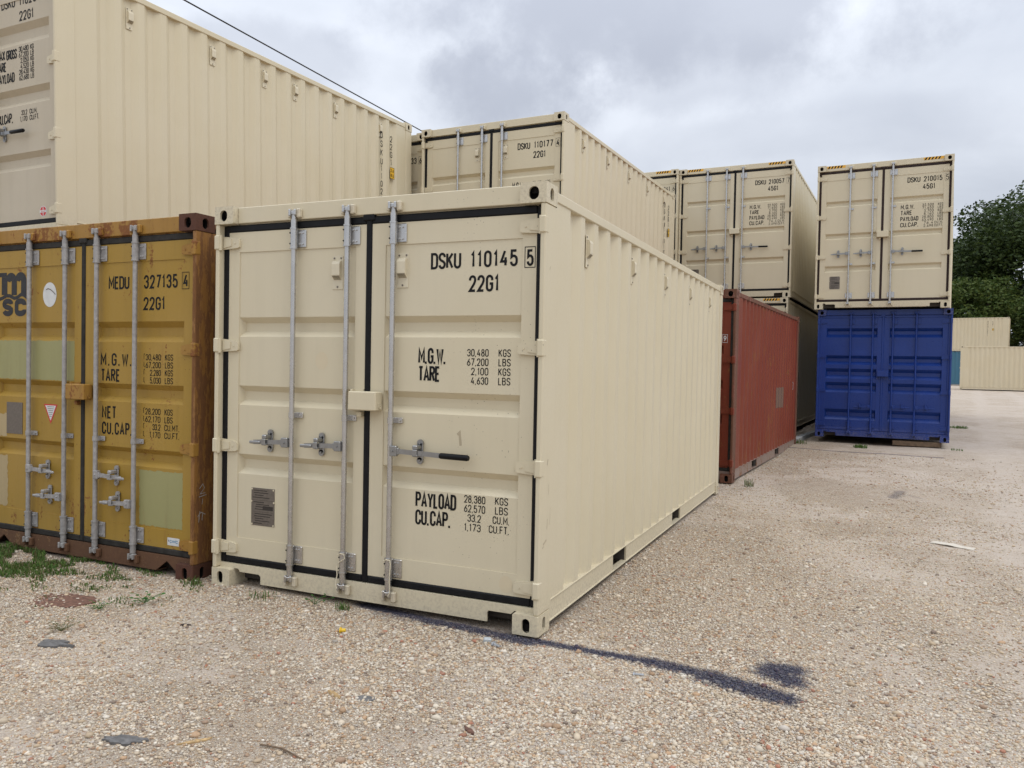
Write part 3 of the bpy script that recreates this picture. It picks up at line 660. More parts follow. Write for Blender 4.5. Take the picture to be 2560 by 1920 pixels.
# --- the container nearest the camera
def seal_and_spots(dr, side):
    # wire seals hung on two lower brackets, round repaint spots
    if side < 0: rx_ = 1.076
    else: rx_ = 1.418
    s = MB(); o = -1 if side < 0 else 1
    s.tube([(rx_-.024, .004, .318), (rx_, -.004, .330), (rx_+.024, .004, .326), (rx_+.030, .0, .300), (rx_+o*.028, -.002, .26), (rx_+o*.024, .0, .19), (rx_+o*.032, -.006, .13), (rx_+o*.020, -.008, .105)], .0036, 6)
    s.build('cable_seal', M['vent'], dr)
    for (x, z, rr) in ((.86, 1.555, .058),) if side < 0 else ((2.205, .262, .050), (1.90, .95, .0)):
        if not rr:
            q = MB(); ribbon(q, [(1.865, 1.125), (1.880, 1.138), (1.885, 1.09), (1.888, 1.06)], .008, put_d(DY+.0052), 0); q.build('smudge', M['smudge'], dr); continue
        q = MB(); yy = DY+(.0052 if side < 0 else -.0008); q.add([(x+rr*.85*math.cos(a), yy, z+rr*math.sin(a)) for a in [i*math.pi/14 for i in range(28)]], [tuple(range(28))]); q.build('repaint_spot', M['spot'], dr)
A = container('beige container with ID number 110145 on its door, standing on gravel nearest the camera', (0, 0, 0), 0, rods=ROD3['rods'], handles=ROD3['handles'], texts=A_text('110145', '5'),
              plate=(.291, .428, .198, .256), doorvents=True, sidevents=True, extra=seal_and_spots, pal=dict(cast='beige_chip', side='beige_side', low='beige_side', rail='beige_side', post='beige_side'), group='beige shipping containers')
# --- ochre container
def A_scuffs():
    X = W-.0025
    def put(p, l): return (X+l, p[0], p[1])
    for pts, hw in (([(.06, .52), (.085, .53), (.11, .54)], .006), ([(.05, .50), (.07, .51)], .004), ([(.115, .60), (.12, .66)], .003), ([(.10, .975), (.112, 1.01)], .006), ([(.16, .62), (.161, .72)], .0015), ([(.08, 2.10), (.09, 2.12)], .003), ([(.13, .80), (.131, .86)], .0018)):
        s = MB(); ribbon(s, pts, hw, put, 0); s.build('scuff_mark', M['smudge'], A)
A_scuffs()
def B_text(t):
    p = put_d(); pf = put_d(DY-.0012); z = 2.182
    text(t, 'MEDU', 1.488, 1.708, z, z-.098, p); text(t, '327135', 1.861, 2.199, z, z-.100, p, gap=.30); text(t, '4', 2.262, 2.308, z-.004, z-.098, pf); boxed(t, 2.250, 2.316, z+.008, z-.110, pf)
    text(t, '22G1', 1.858, 2.076, 2.022, 1.925, p, gap=.26)
    text(t, 'M.G.W.', 1.406, 1.736, 1.607, 1.512, p, gap=.34); text(t, 'TARE', 1.412, 1.615, 1.488, 1.392, p, gap=.26)
    text(t, 'NET', 1.426, 1.580, 1.208, 1.112, p, gap=.26); text(t, 'CU.CAP.', 1.427, 1.745, 1.088, .994, p, gap=.30)
    for zz, rows in ((1.604, (('30,480', 'KGS'), ('67,200', 'LBS'), ('2,280', 'KGS'), ('5,030', 'LBS'))), (1.207, (('28,200', 'KGS'), ('62,170', 'LBS'), ('33.2', 'CU.MT.'), ('1,170', 'CU.FT.')))):
        for k, (a, b) in enumerate(rows):
            z = zz-.0565*k; text(t, a, 1.885 if len(a) > 5 else (1.93 if len(a) > 4 else 1.96), 2.040, z, z-.046, p, wt=.125); text(t, b, 2.080, 2.162 if len(b) < 4 else 2.228, z, z-.046, p, wt=.125)
        for k in (0, 2): text(t, '{', 1.855, 1.880, zz+.006-.0565*k, zz-.098-.0565*k, p, wt=.04)
def rough_rect(mb, x0, x1, z0, z1, y, seed, j=.006):
    r = random.Random(seed); P_ = []
    for (a, b) in (((x0, z0), (x1, z0)), ((x1, z0), (x1, z1)), ((x1, z1), (x0, z1)), ((x0, z1), (x0, z0))):
        n = max(3, int(math.hypot(b[0]-a[0], b[1]-a[1])/.018))
        for i in range(n): t = i/n; P_.append((a[0]+(b[0]-a[0])*t+r.uniform(-j, j), y-.0006, a[1]+(b[1]-a[1])*t+r.uniform(-j, j)))
    mb.add(P_, [tuple(range(len(P_)))], 0)
def B_extra(dr, side):
    yb = DY+.0056
    if side > 0:
        s = MB(); rough_rect(s, 1.832, 2.266, .345, .752, yb, 1); s.build('green_paint_patch', M['patch'], dr)
        s = MB(); rect(s, 2.128, 2.246, .224, .280, DY-.0002, 0, .001); pp = put_d(DY-.0016); text(s, 'CIMC', 2.150, 2.232, .264, .242, pp, wt=.2, mat=1); text(s, '1', 2.136, 2.144, .262, .246, pp, wt=.5, mat=2)
        s.build('maker_sticker', [M['white'], M['blue_ink'], M['black']], dr)
        s = MB(); s.tube([(.0, 0, 0), (.0, 0, .0)], .001, 4)
        return
    s = MB(); rough_rect(s, .176, 1.114, 1.387, 1.698, yb, 2, .004); s.build('green_paint_patch', M['patch'], dr)
    s = MB(); rough_rect(s, .180, .298, .915, 1.100, yb, 3, .008); s.build('pale_paint_patch', M['pale'], dr)
    s = MB(); rough_rect(s, .180, .312, .345, .760, yb, 4, .008); s.build('pale_paint_patch', M['pale'], dr)
    s = MB(); rect(s, .300, .498, .940, 1.196, yb, 0, .003); s.build('data_plate', M['alu'], dr)
    s = MB(); s.add([(.820+.080*math.cos(a), yb-.0012, 2.060+.097*math.sin(a)) for a in [i*math.pi/16 for i in range(32)]], [tuple(range(32))]); s.build('round_sticker', M['white'], dr)
    s = MB(); ribbon(s, [(.778, 2.10), (.80, 2.108), (.83, 2.10), (.86, 2.082), (.888, 2.06)], .004, put_d(yb-.0018), 0); s.build('sticker_tear', M['alu'], dr)
    s = MB(); s.add([(.758, yb-.0012, 1.196), (.920, yb-.0012, 1.196), (.840, yb-.0012, 1.040)], [(0, 1, 2)], 0); s.add([(.776, yb-.0018, 1.186), (.902, yb-.0018, 1.186), (.840, yb-.0018, 1.066)], [(0, 1, 2)], 1)
    for k in range(6): hw = .040-.0055*k; rect(s, .840-hw, .840+hw, 1.174-.015*k, 1.178-.015*k, yb-.0018, 2, .0006)
    s.build('warning_triangle_sticker', [M['redv'], M['white'], M['alu']], dr)
    s = MB(); p = put_d(yb-.0008)      # the shipping line's m over s c
    ribbon(s, [(.262, 2.068), (.262, 2.214)], .036, p, 0); ribbon(s, [(.150, 2.232), (.290, 2.232)], .017, p, .0001)
    for cx, zt in ((.343, 2.178), (.462, 2.180)):
        ribbon(s, [(cx+.042, 2.064), (cx+.042, zt-.01)]+arc(cx+.002, zt-.002, .040, .038, 10, 178, 8), .033, p, .0002+cx*.0002)
    ribbon(s, [(.15, 2.03), (.20, 2.034), (.24, 2.044), (.285, 2.062), (.33, 2.060), (.385, 2.040), (.42, 2.044), (.47, 2.068), (.50, 2.066), (.545, 2.044)], .014, p, .0006)
    def big(ch, x0, x1, z1, z0, hw):
        for st in G_[ch][1]: ribbon(s, [(x0+hw+q[0]*(x1-x0-2*hw), z0+hw+q[1]*(z1-z0-2*hw)) for q in st], hw, p, .0008)
    big('S', .238, .372, 2.038, 1.895, .0205); big('C', .393, .536, 2.038, 1.893, .0225)
    s.build('painted_logo', M['logo'], dr)
B = container('rusty ochre yellow container with ID number 327135, left of the nearest beige one', (-2.62, .06, -.023), -.02, m='yellow', ms='steel_dull', gasket='rubber_old', notch='vee',
              bands=[(1.692, 1.843), (1.243, 1.380), (.774, .905)], rods=(.628, 1.050, 1.405, 1.815), handles=((1, .682), (-1, .485), (1, .690), (-1, .497)), guides=(.960,), texts=B_text, extra=B_extra,
              pal=dict(post='post_rust', cast='cast_rust', low='yellow_low', side='post_rust', hinge='yellow_rusty', rail='yellow_low', frame='yellow_rusty'), hinges=[2.350, 1.640, .935, .245])
def chalk_marks():
    s = MB(); X = W-.0015
    def put(p, l): return (X+.004+l, p[0], p[1])
    for pts in ([(.055, .66), (.085, .69), (.10, .66), (.06, .62), (.11, .625)], [(.05, .60), (.12, .61)], [(.085, .585), (.08, .545)], [(.04, .46), (.07, .49), (.11, .47)], [(.05, .42), (.06, .50)], [(.08, .43), (.085, .49)]):
        s = MB(); ribbon(s, pts, .0025, put, 0); s.build('chalk_mark', M['chalk'], B)
chalk_marks()
# --- C: beige container stacked at the top left
def C_text(t):
    p = put_d(); pf = put_d(DY-.0012)
    text(t, 'DSKU', 1.568, 1.775, 2.334, 2.244, p); text(t, '110201', 1.838, 2.130, 2.334, 2.244, p, gap=.30); text(t, '5', 2.21, 2.25, 2.334, 2.244, pf)
    text(t, '22G1', 1.836, 2.046, 2.192, 2.098, p, gap=.26)
    text(t, 'MAX', 1.478, 1.610, 1.858, 1.762, p, gap=.15); text(t, 'GROSS', 1.630, 1.789, 1.850, 1.756, p, gap=.15); text(t, 'TARE', 1.479, 1.625, 1.744, 1.650, p, gap=.2); text(t, 'PAYLOAD', 1.479, 1.749, 1.632, 1.538, p, gap=.2)
    for k, (a, b) in enumerate((('30,480', 'KG'), ('67,200', 'LB'), ('2,050', 'KG'), ('4,520', 'LB'), ('28,430', 'KG'), ('62,680', 'LB'))):
        z = 1.860-.0545*k; text(t, a, 1.818 if len(a) > 5 else 1.842, 1.965, z, z-.050, p, wt=.14, gap=.16); text(t, b, 1.989, 2.041, z, z-.050, p, wt=.14, gap=.16)
    text(t, 'CU.CAP.', 1.482, 1.711, 1.245, 1.148, p, gap=.18)
    text(t, '33.2', 1.843, 1.930, 1.254, 1.206, p, wt=.14); text(t, 'CU.M.', 1.964, 2.073, 1.254, 1.206, p, wt=.14, gap=.15); text(t, '1,170', 1.824, 1.930, 1.196, 1.146, p, wt=.14); text(t, 'CU.FT.', 1.964, 2.103, 1.196, 1.146, p, wt=.14, gap=.15)
def C_extra(dr, side):
    if side < 0: return
    s = MB(); c = (2.150, .268); y = DY-.0006
    def disc(r, y, m): s.add([(c[0]+r*math.cos(a), y, c[1]+r*math.sin(a)) for a in [i*math.pi/14 for i in range(28)]], [tuple(range(28))], m)
    disc(.051, y, 0); disc(.045, y-.0006, 1); pp = put_d(y-.0012)
    ribbon(s, [(c[0], c[1]-.045), (c[0], c[1]+.045)], .0045, pp, 0, 0); ribbon(s, [(c[0]-.046, c[1]), (c[0]+.046, c[1])], .011, pp, .0001, 0)
    ribbon(s, [(c[0]-.03, c[1]-.004), (c[0]-.022, c[1]+.004), (c[0]-.014, c[1]-.004)], .002, pp, .0003, 1); ribbon(s, [(c[0]-.004, c[1]+.008), (c[0]-.004, c[1]-.006), (c[0]+.004, c[1]), (c[0]+.008, c[1]-.006)], .002, pp, .0003, 1); ribbon(s, [(c[0]+.028, c[1]+.004), (c[0]+.018, c[1]), (c[0]+.028, c[1]-.005)], .002, pp, .0003, 1)
    s.build('round_sticker', [M['white'], M['redv']], dr)
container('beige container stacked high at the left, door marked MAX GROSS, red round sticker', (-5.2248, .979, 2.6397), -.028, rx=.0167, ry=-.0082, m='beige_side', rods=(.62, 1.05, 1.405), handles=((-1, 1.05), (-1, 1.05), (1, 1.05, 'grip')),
          bands=[(1.88, 2.076), (1.30, 1.465), (.684, .849)], guides=(1.25,), texts=C_text, extra=C_extra, sidevents=True, sidetext=side_text('1102015', '22G1'), ventys=(.80, 1.90, 2.74, 3.30, 4.13, 5.20), wt=2.30, hinges=[2.34, 1.665, .965, .27], pal=dict(door='beige_darker'), group='beige shipping containers')
# --- D
container('upper beige container with ID number 110177 on its door, behind the nearest one', (-2.42, 6.853, 2.64), -.046, rods=ROD3['rods'], handles=ROD3['handles'], texts=A_text('110177', '4'),
          plate=(.291, .428, .198, .256), doorvents=True, sidevents=True, m='beige_side', sidetext=side_text('1101774', '22G1', 5.33, 5.62), group='beige shipping containers')
# --- E, only a strip shows
container('beige container mostly hidden in the gap left of the 110177 container', (-4.87, 7.10, 2.645), -.046, rods=ROD3['rods'], handles=ROD3['handles'], texts=A_text('110233', '6'), doorvents=False, m='beige_side', group='beige shipping containers')
# --- row of high cubes at the back
HCK = dict(h=2.896, L=12.192, bands=[(2.055, 2.172), (1.405, 1.522), (.748, .872)], rods=(.625, 1.043, 1.392), handles=((-1, 1.108), (-1, 1.108), (1, 1.108, 'grip')), guides=(1.995, .897), hazard=True, m='beige_side', plate=(.271, .405, .198, .256), both=True, group='beige shipping containers')
container('tall beige container with hazard stripes and ID number 210057, top of its stack', (.14, 13.863, 3.108), -.052, texts=HC_text('210057', '7'), **HCK)
container('tall beige container under the 210057 one, only its top right door corner clear', (.10, 13.86, .206), -.052, texts=HC_text('210098', '4'), **HCK)
container('tall beige container with hazard stripes, its check digit 6 just left of the 210057 one', (-2.305, 13.89, 3.108), -.06, texts=HC_text('210041', '6'), **HCK)
container('tall beige container with ID number 210015 standing on the blue container', (3.078, 13.295, 2.81), -.083, texts=HC_text('210015', '5'), gasket='rubber_brown', **HCK)
J = container('plain dark blue container with all blue fittings under a tall beige one', (3.15, 13.437, .216), -.055, L=12.192, m='blue', ms='blue', gasket='blue', bands=[(2.03, 2.218), (1.48, 1.665), (1.195, 1.40), (.916, 1.12), (.361, .576)],
          rods=(.625, 1.036, 1.400, 1.815), handles=(None, (-1, .645), (1, .655), (1, .655)), guides=(), pal=dict(grip='blue'), bdepth=.066)
# --- red container
def K_text(t):
    pf = put_d(DY-.0012); text(t, '9', 2.268, 2.306, 1.972, 1.896, pf, mat=1); boxed(t, 2.254, 2.320, 1.988, 1.880, pf, mat=1)
def K_side(wl, h):
    s = MB(); x = W-.0125
    pr = []
    for k in range(0, 20):
        y = .50+k*.2775; pr += [(W-.014, y), (W-.050, y+.068), (W-.050, y+.136), (W-.014, y+.204)]
    def xa(y):
        for (x0, y0), (x1, y1) in zip(pr[:-1], pr[1:]):
            if y0 <= y <= y1: return x0+(x1-x0)*(y-y0)/(y1-y0)
    ys = [3.50]+[p[1] for p in pr if 3.50 < p[1] < 4.33]+[4.33]
    s.add([(xa(y)+.0015, y, .86+.01*math.sin(i*2)) for i, y in enumerate(ys)]+[(xa(y)+.0015, y, 1.22+.008*math.sin(i*3)) for i, y in enumerate(ys)], [(i, i+1, len(ys)+i+1, len(ys)+i) for i in range(len(ys)-1)])
    s.build('brown_paint_patch', M['pale_brown'], wl)
    s = MB(); ribbon(s, [(5.45, 1.30), (5.50, 1.27), (5.50, 1.17), (5.46, 1.15)], .010, on_side(x), 0); s.build('white_mark', M['white'], wl)
M['pale_brown'] = paint('brown_touch_up', (.15, .085, .055), fadeamt=.1)
container('rust red container lined up behind the nearest beige one', (.063, 6.893, .031), -.057, m='red', ms='red_rail', gasket='rubber_old', rods=(.628, 1.05, 1.405, 1.815), handles=((1, .69), (-1, .49), (1, .69), (-1, .49)), guides=(.96,), texts=K_text, sidetext=K_side,
          pal=dict(post='red_rail', cast='red_rail', rail='red_rail', low='red_low', hinge='red'), notch='vee', pockets=[(1.46, 1.86), (3.55, 3.98)], phase=.50)
# --- far containers by the trees
FAR = dict(h=2.896, L=12.192, hazard=True, rods=(.625, 1.043, 1.392), guides=(), detail=1, group='beige shipping containers')
container('long beige container lying side-on across the far end of the yard', (10.00, 59.69, .53), -1.667, m='beige_far', **FAR)
container('long beige container side-on upon the teal one, below the tree', (3.22, 78.67, 3.50), -1.737, m='beige_far', sidetext=side_text('2100311', '45G1', 10.65, 11.0, st_z=1.95), **FAR)
container('beige container end at the right edge of the photo, below the tree', (16.25, 75.9, 3.50), -1.737, m='beige_far', **FAR)
container('teal blue container under a long beige one at the far end', (2.9, 78.7, .60), -1.737, m='teal', h=2.896, L=12.192, detail=1, rods=(.625, 1.043, 1.392), guides=())
# --- containers that carry the upper rows
SUP = dict(m='beige_side', detail=1, rods=(.655, 1.076, 1.418), guides=(), group='beige shipping containers')
container('lower beige container carrying the MAX GROSS one at the left', (-5.25, .99, .04), -.028, **SUP)
container('lower beige container carrying the 110177 one', (-2.42, 6.90, .04), -.046, **SUP)
container('lower beige container carrying the half hidden one with check digit 6', (-4.88, 7.12, .045), -.046, **SUP)
container('tall lower beige container left of the stack with 210057', (-2.40, 13.89, .206), -.06, m='beige_side', h=2.896, L=12.192, detail=1, rods=(.625, 1.043, 1.392), guides=(), group='beige shipping containers')

# ------------------------------------------------------------------ ground
def gz(x, y):
    k = [(-100, 0), (5.5, 0), (13.4, .10), (60, .52), (80, .59), (2000, .62)]
    z = 0
    for (a, za), (b, zb) in zip(k[:-1], k[1:]):
        if a <= y <= b: z = za+(zb-za)*(y-a)/(b-a)
    d = math.hypot(x-4, y+4)
    return z+(.010*math.sin(x*1.7+.4)*math.sin(y*1.3+1)+.006*math.sin(x*4.1+y*2.3))*min(1, max(0, (d-.5)/3))-.008
SEGS = [((1.20, .10), (1.75, 0), .035), ((1.75, -.0), (2.40, -.04), .045), ((2.38, -.01), (2.70, -.01), .022), ((2.66, -.01), (3.10, -.045), .026), ((3.08, -.045), (3.45, -.13), .042), ((3.42, -.14), (3.78, -.26), .068), ((3.70, .07), (3.80, -.01), .068), ((3.72, .14), (3.80, .14), .06)]
def paint_group():
    g = bpy.data.node_groups.new('overspray', 'ShaderNodeTree'); g.interface.new_socket('Mask', in_out='OUTPUT', socket_type='NodeSocketFloat')
    nt = g; L = nt.links.new; out = N(nt, 'NodeGroupOutput'); geo = N(nt, 'ShaderNodeNewGeometry').outputs['Position']
    fl = N(nt, 'ShaderNodeVectorMath', operation='MULTIPLY'); L(geo, fl.inputs[0]); fl.inputs[1].default_value = (1, 1, 0); P = fl.outputs[0]
    nz = noise(nt, P, 26, 5, .65); nb = noise(nt, P, 90, 4, .7); acc = None
    segs = [(a, b, w_, .95) for a, b, w_ in SEGS]+[((4.44, 6.7), (4.55, 7.4), .05, .55), ((4.55, 7.2), (4.75, 6.9), .02, .4), ((2.7, 11.95), (4.3, 11.87), .02, .9), ((4.3, 11.87), (5.35, 11.76), .03, .9), ((1.4, .04), (2.35, -.03), .085, .5), ((3.6, .30), (3.8, .22), .05, .35)]
    for (a, b, w_, amt) in segs:
        A3 = Vector((*a, 0)); BA = Vector((*b, 0))-A3; s = N(nt, 'ShaderNodeVectorMath', operation='SUBTRACT'); L(P, s.inputs[0]); s.inputs[1].default_value = A3
        d = N(nt, 'ShaderNodeVectorMath', operation='DOT_PRODUCT'); L(s.outputs[0], d.inputs[0]); d.inputs[1].default_value = BA/BA.dot(BA)
        cl = N(nt, 'ShaderNodeClamp'); L(d.outputs['Value'], cl.inputs[0])
        m = N(nt, 'ShaderNodeVectorMath', operation='SCALE'); m.inputs[0].default_value = BA; L(cl.outputs[0], m.inputs['Scale'])
        e = N(nt, 'ShaderNodeVectorMath', operation='SUBTRACT'); L(s.outputs[0], e.inputs[0]); L(m.outputs[0], e.inputs[1])
        ln = N(nt, 'ShaderNodeVectorMath', operation='LENGTH'); L(e.outputs[0], ln.inputs[0])
        dd = math_(nt, 'ADD', ln.outputs['Value'], math_(nt, 'ADD', math_(nt, 'MULTIPLY', math_(nt, 'SUBTRACT', nz, .5), w_*1.8+.04), math_(nt, 'MULTIPLY', math_(nt, 'SUBTRACT', nb, .5), .07)))
        f = ramp(nt, dd, w_*.5, w_*1.55+.05, amt, 0)
        acc = f if acc is None else math_(nt, 'MAXIMUM', acc, f)
    acc = ramp(nt, math_(nt, 'ADD', acc, math_(nt, 'MULTIPLY', math_(nt, 'SUBTRACT', noise(nt, P, 130, 4, .75), .5), 2.0)), .12, 1.05, 0, .93)
    L(acc, out.inputs[0]); return g
PG = paint_group()
def add_stain(nt, c):
    g = N(nt, 'ShaderNodeGroup'); g.node_tree = PG
    return mixc(nt, g.outputs[0], c, (.011, .018, .052))
def ground_mat():
    m, nt, b, L = mat('gravel_ground'); g = N(nt, 'ShaderNodeNewGeometry').outputs['Position']
    big = noise(nt, g, .55, 5, .6, dist=.4); mid = noise(nt, g, 3.2, 5, .6); fine = noise(nt, g, 260, 4, .7); grit = noise(nt, g, 95, 5, .7)
    dust = (.47, .405, .325)
    def vor(scale, seed, sharp=.9):
        mp = N(nt, 'ShaderNodeMapping'); L(g, mp.inputs[0]); mp.inputs['Location'].default_value = (seed, seed*.7, 0); mp.inputs['Scale'].default_value = (1, 1.25, 1)
        w_ = N(nt, 'ShaderNodeTexNoise'); w_.inputs['Scale'].default_value = scale*.7; L(mp.outputs[0], w_.inputs['Vector'])
        vv = N(nt, 'ShaderNodeVectorMath', operation='MULTIPLY_ADD'); L(w_.outputs['Color'], vv.inputs[0]); vv.inputs[1].default_value = (.6/scale,)*3; L(mp.outputs[0], vv.inputs[2])
        v = N(nt, 'ShaderNodeTexVoronoi'); v.inputs['Scale'].default_value = scale; v.inputs['Randomness'].default_value = 1; L(vv.outputs[0], v.inputs['Vector'])
        sp = N(nt, 'ShaderNodeSeparateColor'); L(v.outputs['Color'], sp.inputs[0]); return v.outputs['Distance'], sp.outputs
    def stone(r, g2):
        cr = N(nt, 'ShaderNodeValToRGB'); L(r, cr.inputs[0]); e = cr.color_ramp.elements
        e[0].position = 0; e[0].color = (.22, .15, .10, 1); e[1].position = 1; e[1].color = (.62, .57, .49, 1)
        for p, c in ((.07, (.17, .12, .09)), (.16, (.42, .27, .15)), (.34, (.50, .39, .26)), (.55, (.55, .475, .37)), (.8, (.62, .55, .44))): x = e.new(p); x.color = (*c, 1)
        return cr.outputs[0]
    d1, s1 = vor(64, 3.1); d2, s2 = vor(118, 9.7); d3, s3 = vor(30, 5.3)
    c1 = stone(s1[0], 0); c2 = stone(s2[0], 0); c3 = stone(s3[0], 0)
    c = mixc(nt, .8, (.36, .30, .235), c2)
    gap2 = ramp(nt, d2, .40, .75); c = mixc(nt, math_(nt, 'MULTIPLY', gap2, .75), c, (.13, .10, .075))
    k1 = math_(nt, 'MULTIPLY', math_(nt, 'GREATER_THAN', s1[1], .45), ramp(nt, d1, .36, .5, 1, 0)); c = mixc(nt, k1, c, c1)
    k3 = math_(nt, 'MULTIPLY', math_(nt, 'GREATER_THAN', s3[1], .93), ramp(nt, d3, .28, .36, 1, 0)); c = mixc(nt, k3, c, c3)
    packed = ramp(nt, math_(nt, 'ADD', math_(nt, 'MULTIPLY', big, .75), math_(nt, 'MULTIPLY', mid, .25)), .47, .60)
    # wheel-packed dust where the yard is driven on (to the right of the rows)
    sx = N(nt, 'ShaderNodeSeparateXYZ'); L(g, sx.inputs[0])
    drive = ramp(nt, math_(nt, 'ADD', sx.outputs[0], math_(nt, 'MULTIPLY', big, 1.6)), 4.0, 5.8, 0, .45)
    q = N(nt, 'ShaderNodeVectorMath', operation='DISTANCE'); mq = N(nt, 'ShaderNodeVectorMath', operation='MULTIPLY'); L(g, mq.inputs[0]); mq.inputs[1].default_value = (1.6, .75, 0); L(mq.outputs[0], q.inputs[0]); q.inputs[1].default_value = (5.1, 1.2, 0)
    packed = math_(nt, 'MULTIPLY', packed, ramp(nt, q.outputs['Value'], 1.0, 2.4, .25, 1))
    for (tx, sl, wd) in ((5.0, .10, .22), (6.75, .10, .22), (4.35, -.22, .18)):     # wheel tracks
        q = math_(nt, 'SUBTRACT', sx.outputs[0], math_(nt, 'ADD', math_(nt, 'MULTIPLY', sx.outputs[1], sl), tx)); q = math_(nt, 'ABSOLUTE', math_(nt, 'ADD', q, math_(nt, 'MULTIPLY', math_(nt, 'SUBTRACT', big, .5), .9)))
        packed = math_(nt, 'ADD', packed, ramp(nt, q, wd*.4, wd*1.6, .45, 0))
    packed = math_(nt, 'MINIMUM', math_(nt, 'ADD', packed, drive), .9)
    dc = mixc(nt, ramp(nt, grit, .3, .7), (.40, .35, .30), (.54, .485, .425)); c = mixc(nt, math_(nt, 'MULTIPLY', packed, .8), c, dc)
    c = mixc(nt, ramp(nt, mid, .35, .75, 0, .22), c, (.36, .28, .20)); c = mixc(nt, ramp(nt, fine, .35, .75, 0, .3), c, (.55, .50, .43))
    # damp soil with rotted grass beside the ochre container
    dx = ramp(nt, math_(nt, 'ADD', sx.outputs[0], math_(nt, 'MULTIPLY', mid, .8)), -1.2, .2, 1, 0); dy = ramp(nt, sx.outputs[1], -.9, -.2)
    c = mixc(nt, math_(nt, 'MULTIPLY', math_(nt, 'MULTIPLY', dx, dy), .55), c, (.14, .105, .07))
    cl = noise(nt, g, 7.5, 9, .8, (1, 1.9, 1)); cl2 = noise(nt, g, 1.1, 4, .6, (1, 2.2, 1))
    fb = math_(nt, 'MULTIPLY', ramp(nt, cl, .50, .66, 0, .6), ramp(nt, cl2, .40, .58)); c = mixc(nt, math_(nt, 'MULTIPLY', fb, 1.1), c, (.24, .155, .09))
    fl = math_(nt, 'MULTIPLY', ramp(nt, cl, .50, .36, 0, .35), ramp(nt, cl2, .58, .45)); c = mixc(nt, fl, c, (.60, .52, .42))
    c = mixc(nt, 1.0, c, (1.0, .97, .945), 'MULTIPLY')
    c = add_stain(nt, c)
    L(c, b.inputs['Base Color']); b.inputs['Roughness'].default_value = .92; b.inputs['Specular IOR Level'].default_value = .25
    hh = math_(nt, 'ADD', math_(nt, 'MULTIPLY', ramp(nt, d1, 0, .5, 1, 0), math_(nt, 'MULTIPLY', math_(nt, 'GREATER_THAN', s1[1], .45), .9)), math_(nt, 'MULTIPLY', ramp(nt, d2, 0, .6, 1, 0), .5))
    hh = math_(nt, 'ADD', hh, math_(nt, 'MULTIPLY', k3, 1.6)); hh = math_(nt, 'MULTIPLY', hh, ramp(nt, packed, 0, .86, 1, .35)); hh = math_(nt, 'ADD', hh, math_(nt, 'MULTIPLY', grit, .6))
    bp = N(nt, 'ShaderNodeBump'); bp.inputs['Strength'].default_value = 1.0; bp.inputs['Distance'].default_value = .010; L(hh, bp.inputs['Height']); L(bp.outputs[0], b.inputs['Normal'])
    return m
def make_ground():
    def ax(lo, hi, core0, core1, st):
        a = [core0]; s = st
        while a[0] > lo: s *= 1.25; a.insert(0, a[0]-s)
        v = core0
        while v < core1: v += st; a.append(v)
        s = st
        while a[-1] < hi: s *= 1.25; a.append(a[-1]+s)
        return a
    X = ax(-1500, 1500, -4, 9, .2); Y = ax(-200, 2000, -4, 16, .2)
    vs = [(x, y, gz(x, y)) for y in Y for x in X]; n = len(X)
    b = MB(); b.add(vs, [(j*n+i, j*n+i+1, (j+1)*n+i+1, (j+1)*n+i) for j in range(len(Y)-1) for i in range(n-1)], 0, True)
    o = b.build('ground', ground_mat(), angle=80); tag(o, 'pale crushed stone ground of the container yard', None, None, 'structure')
make_ground()

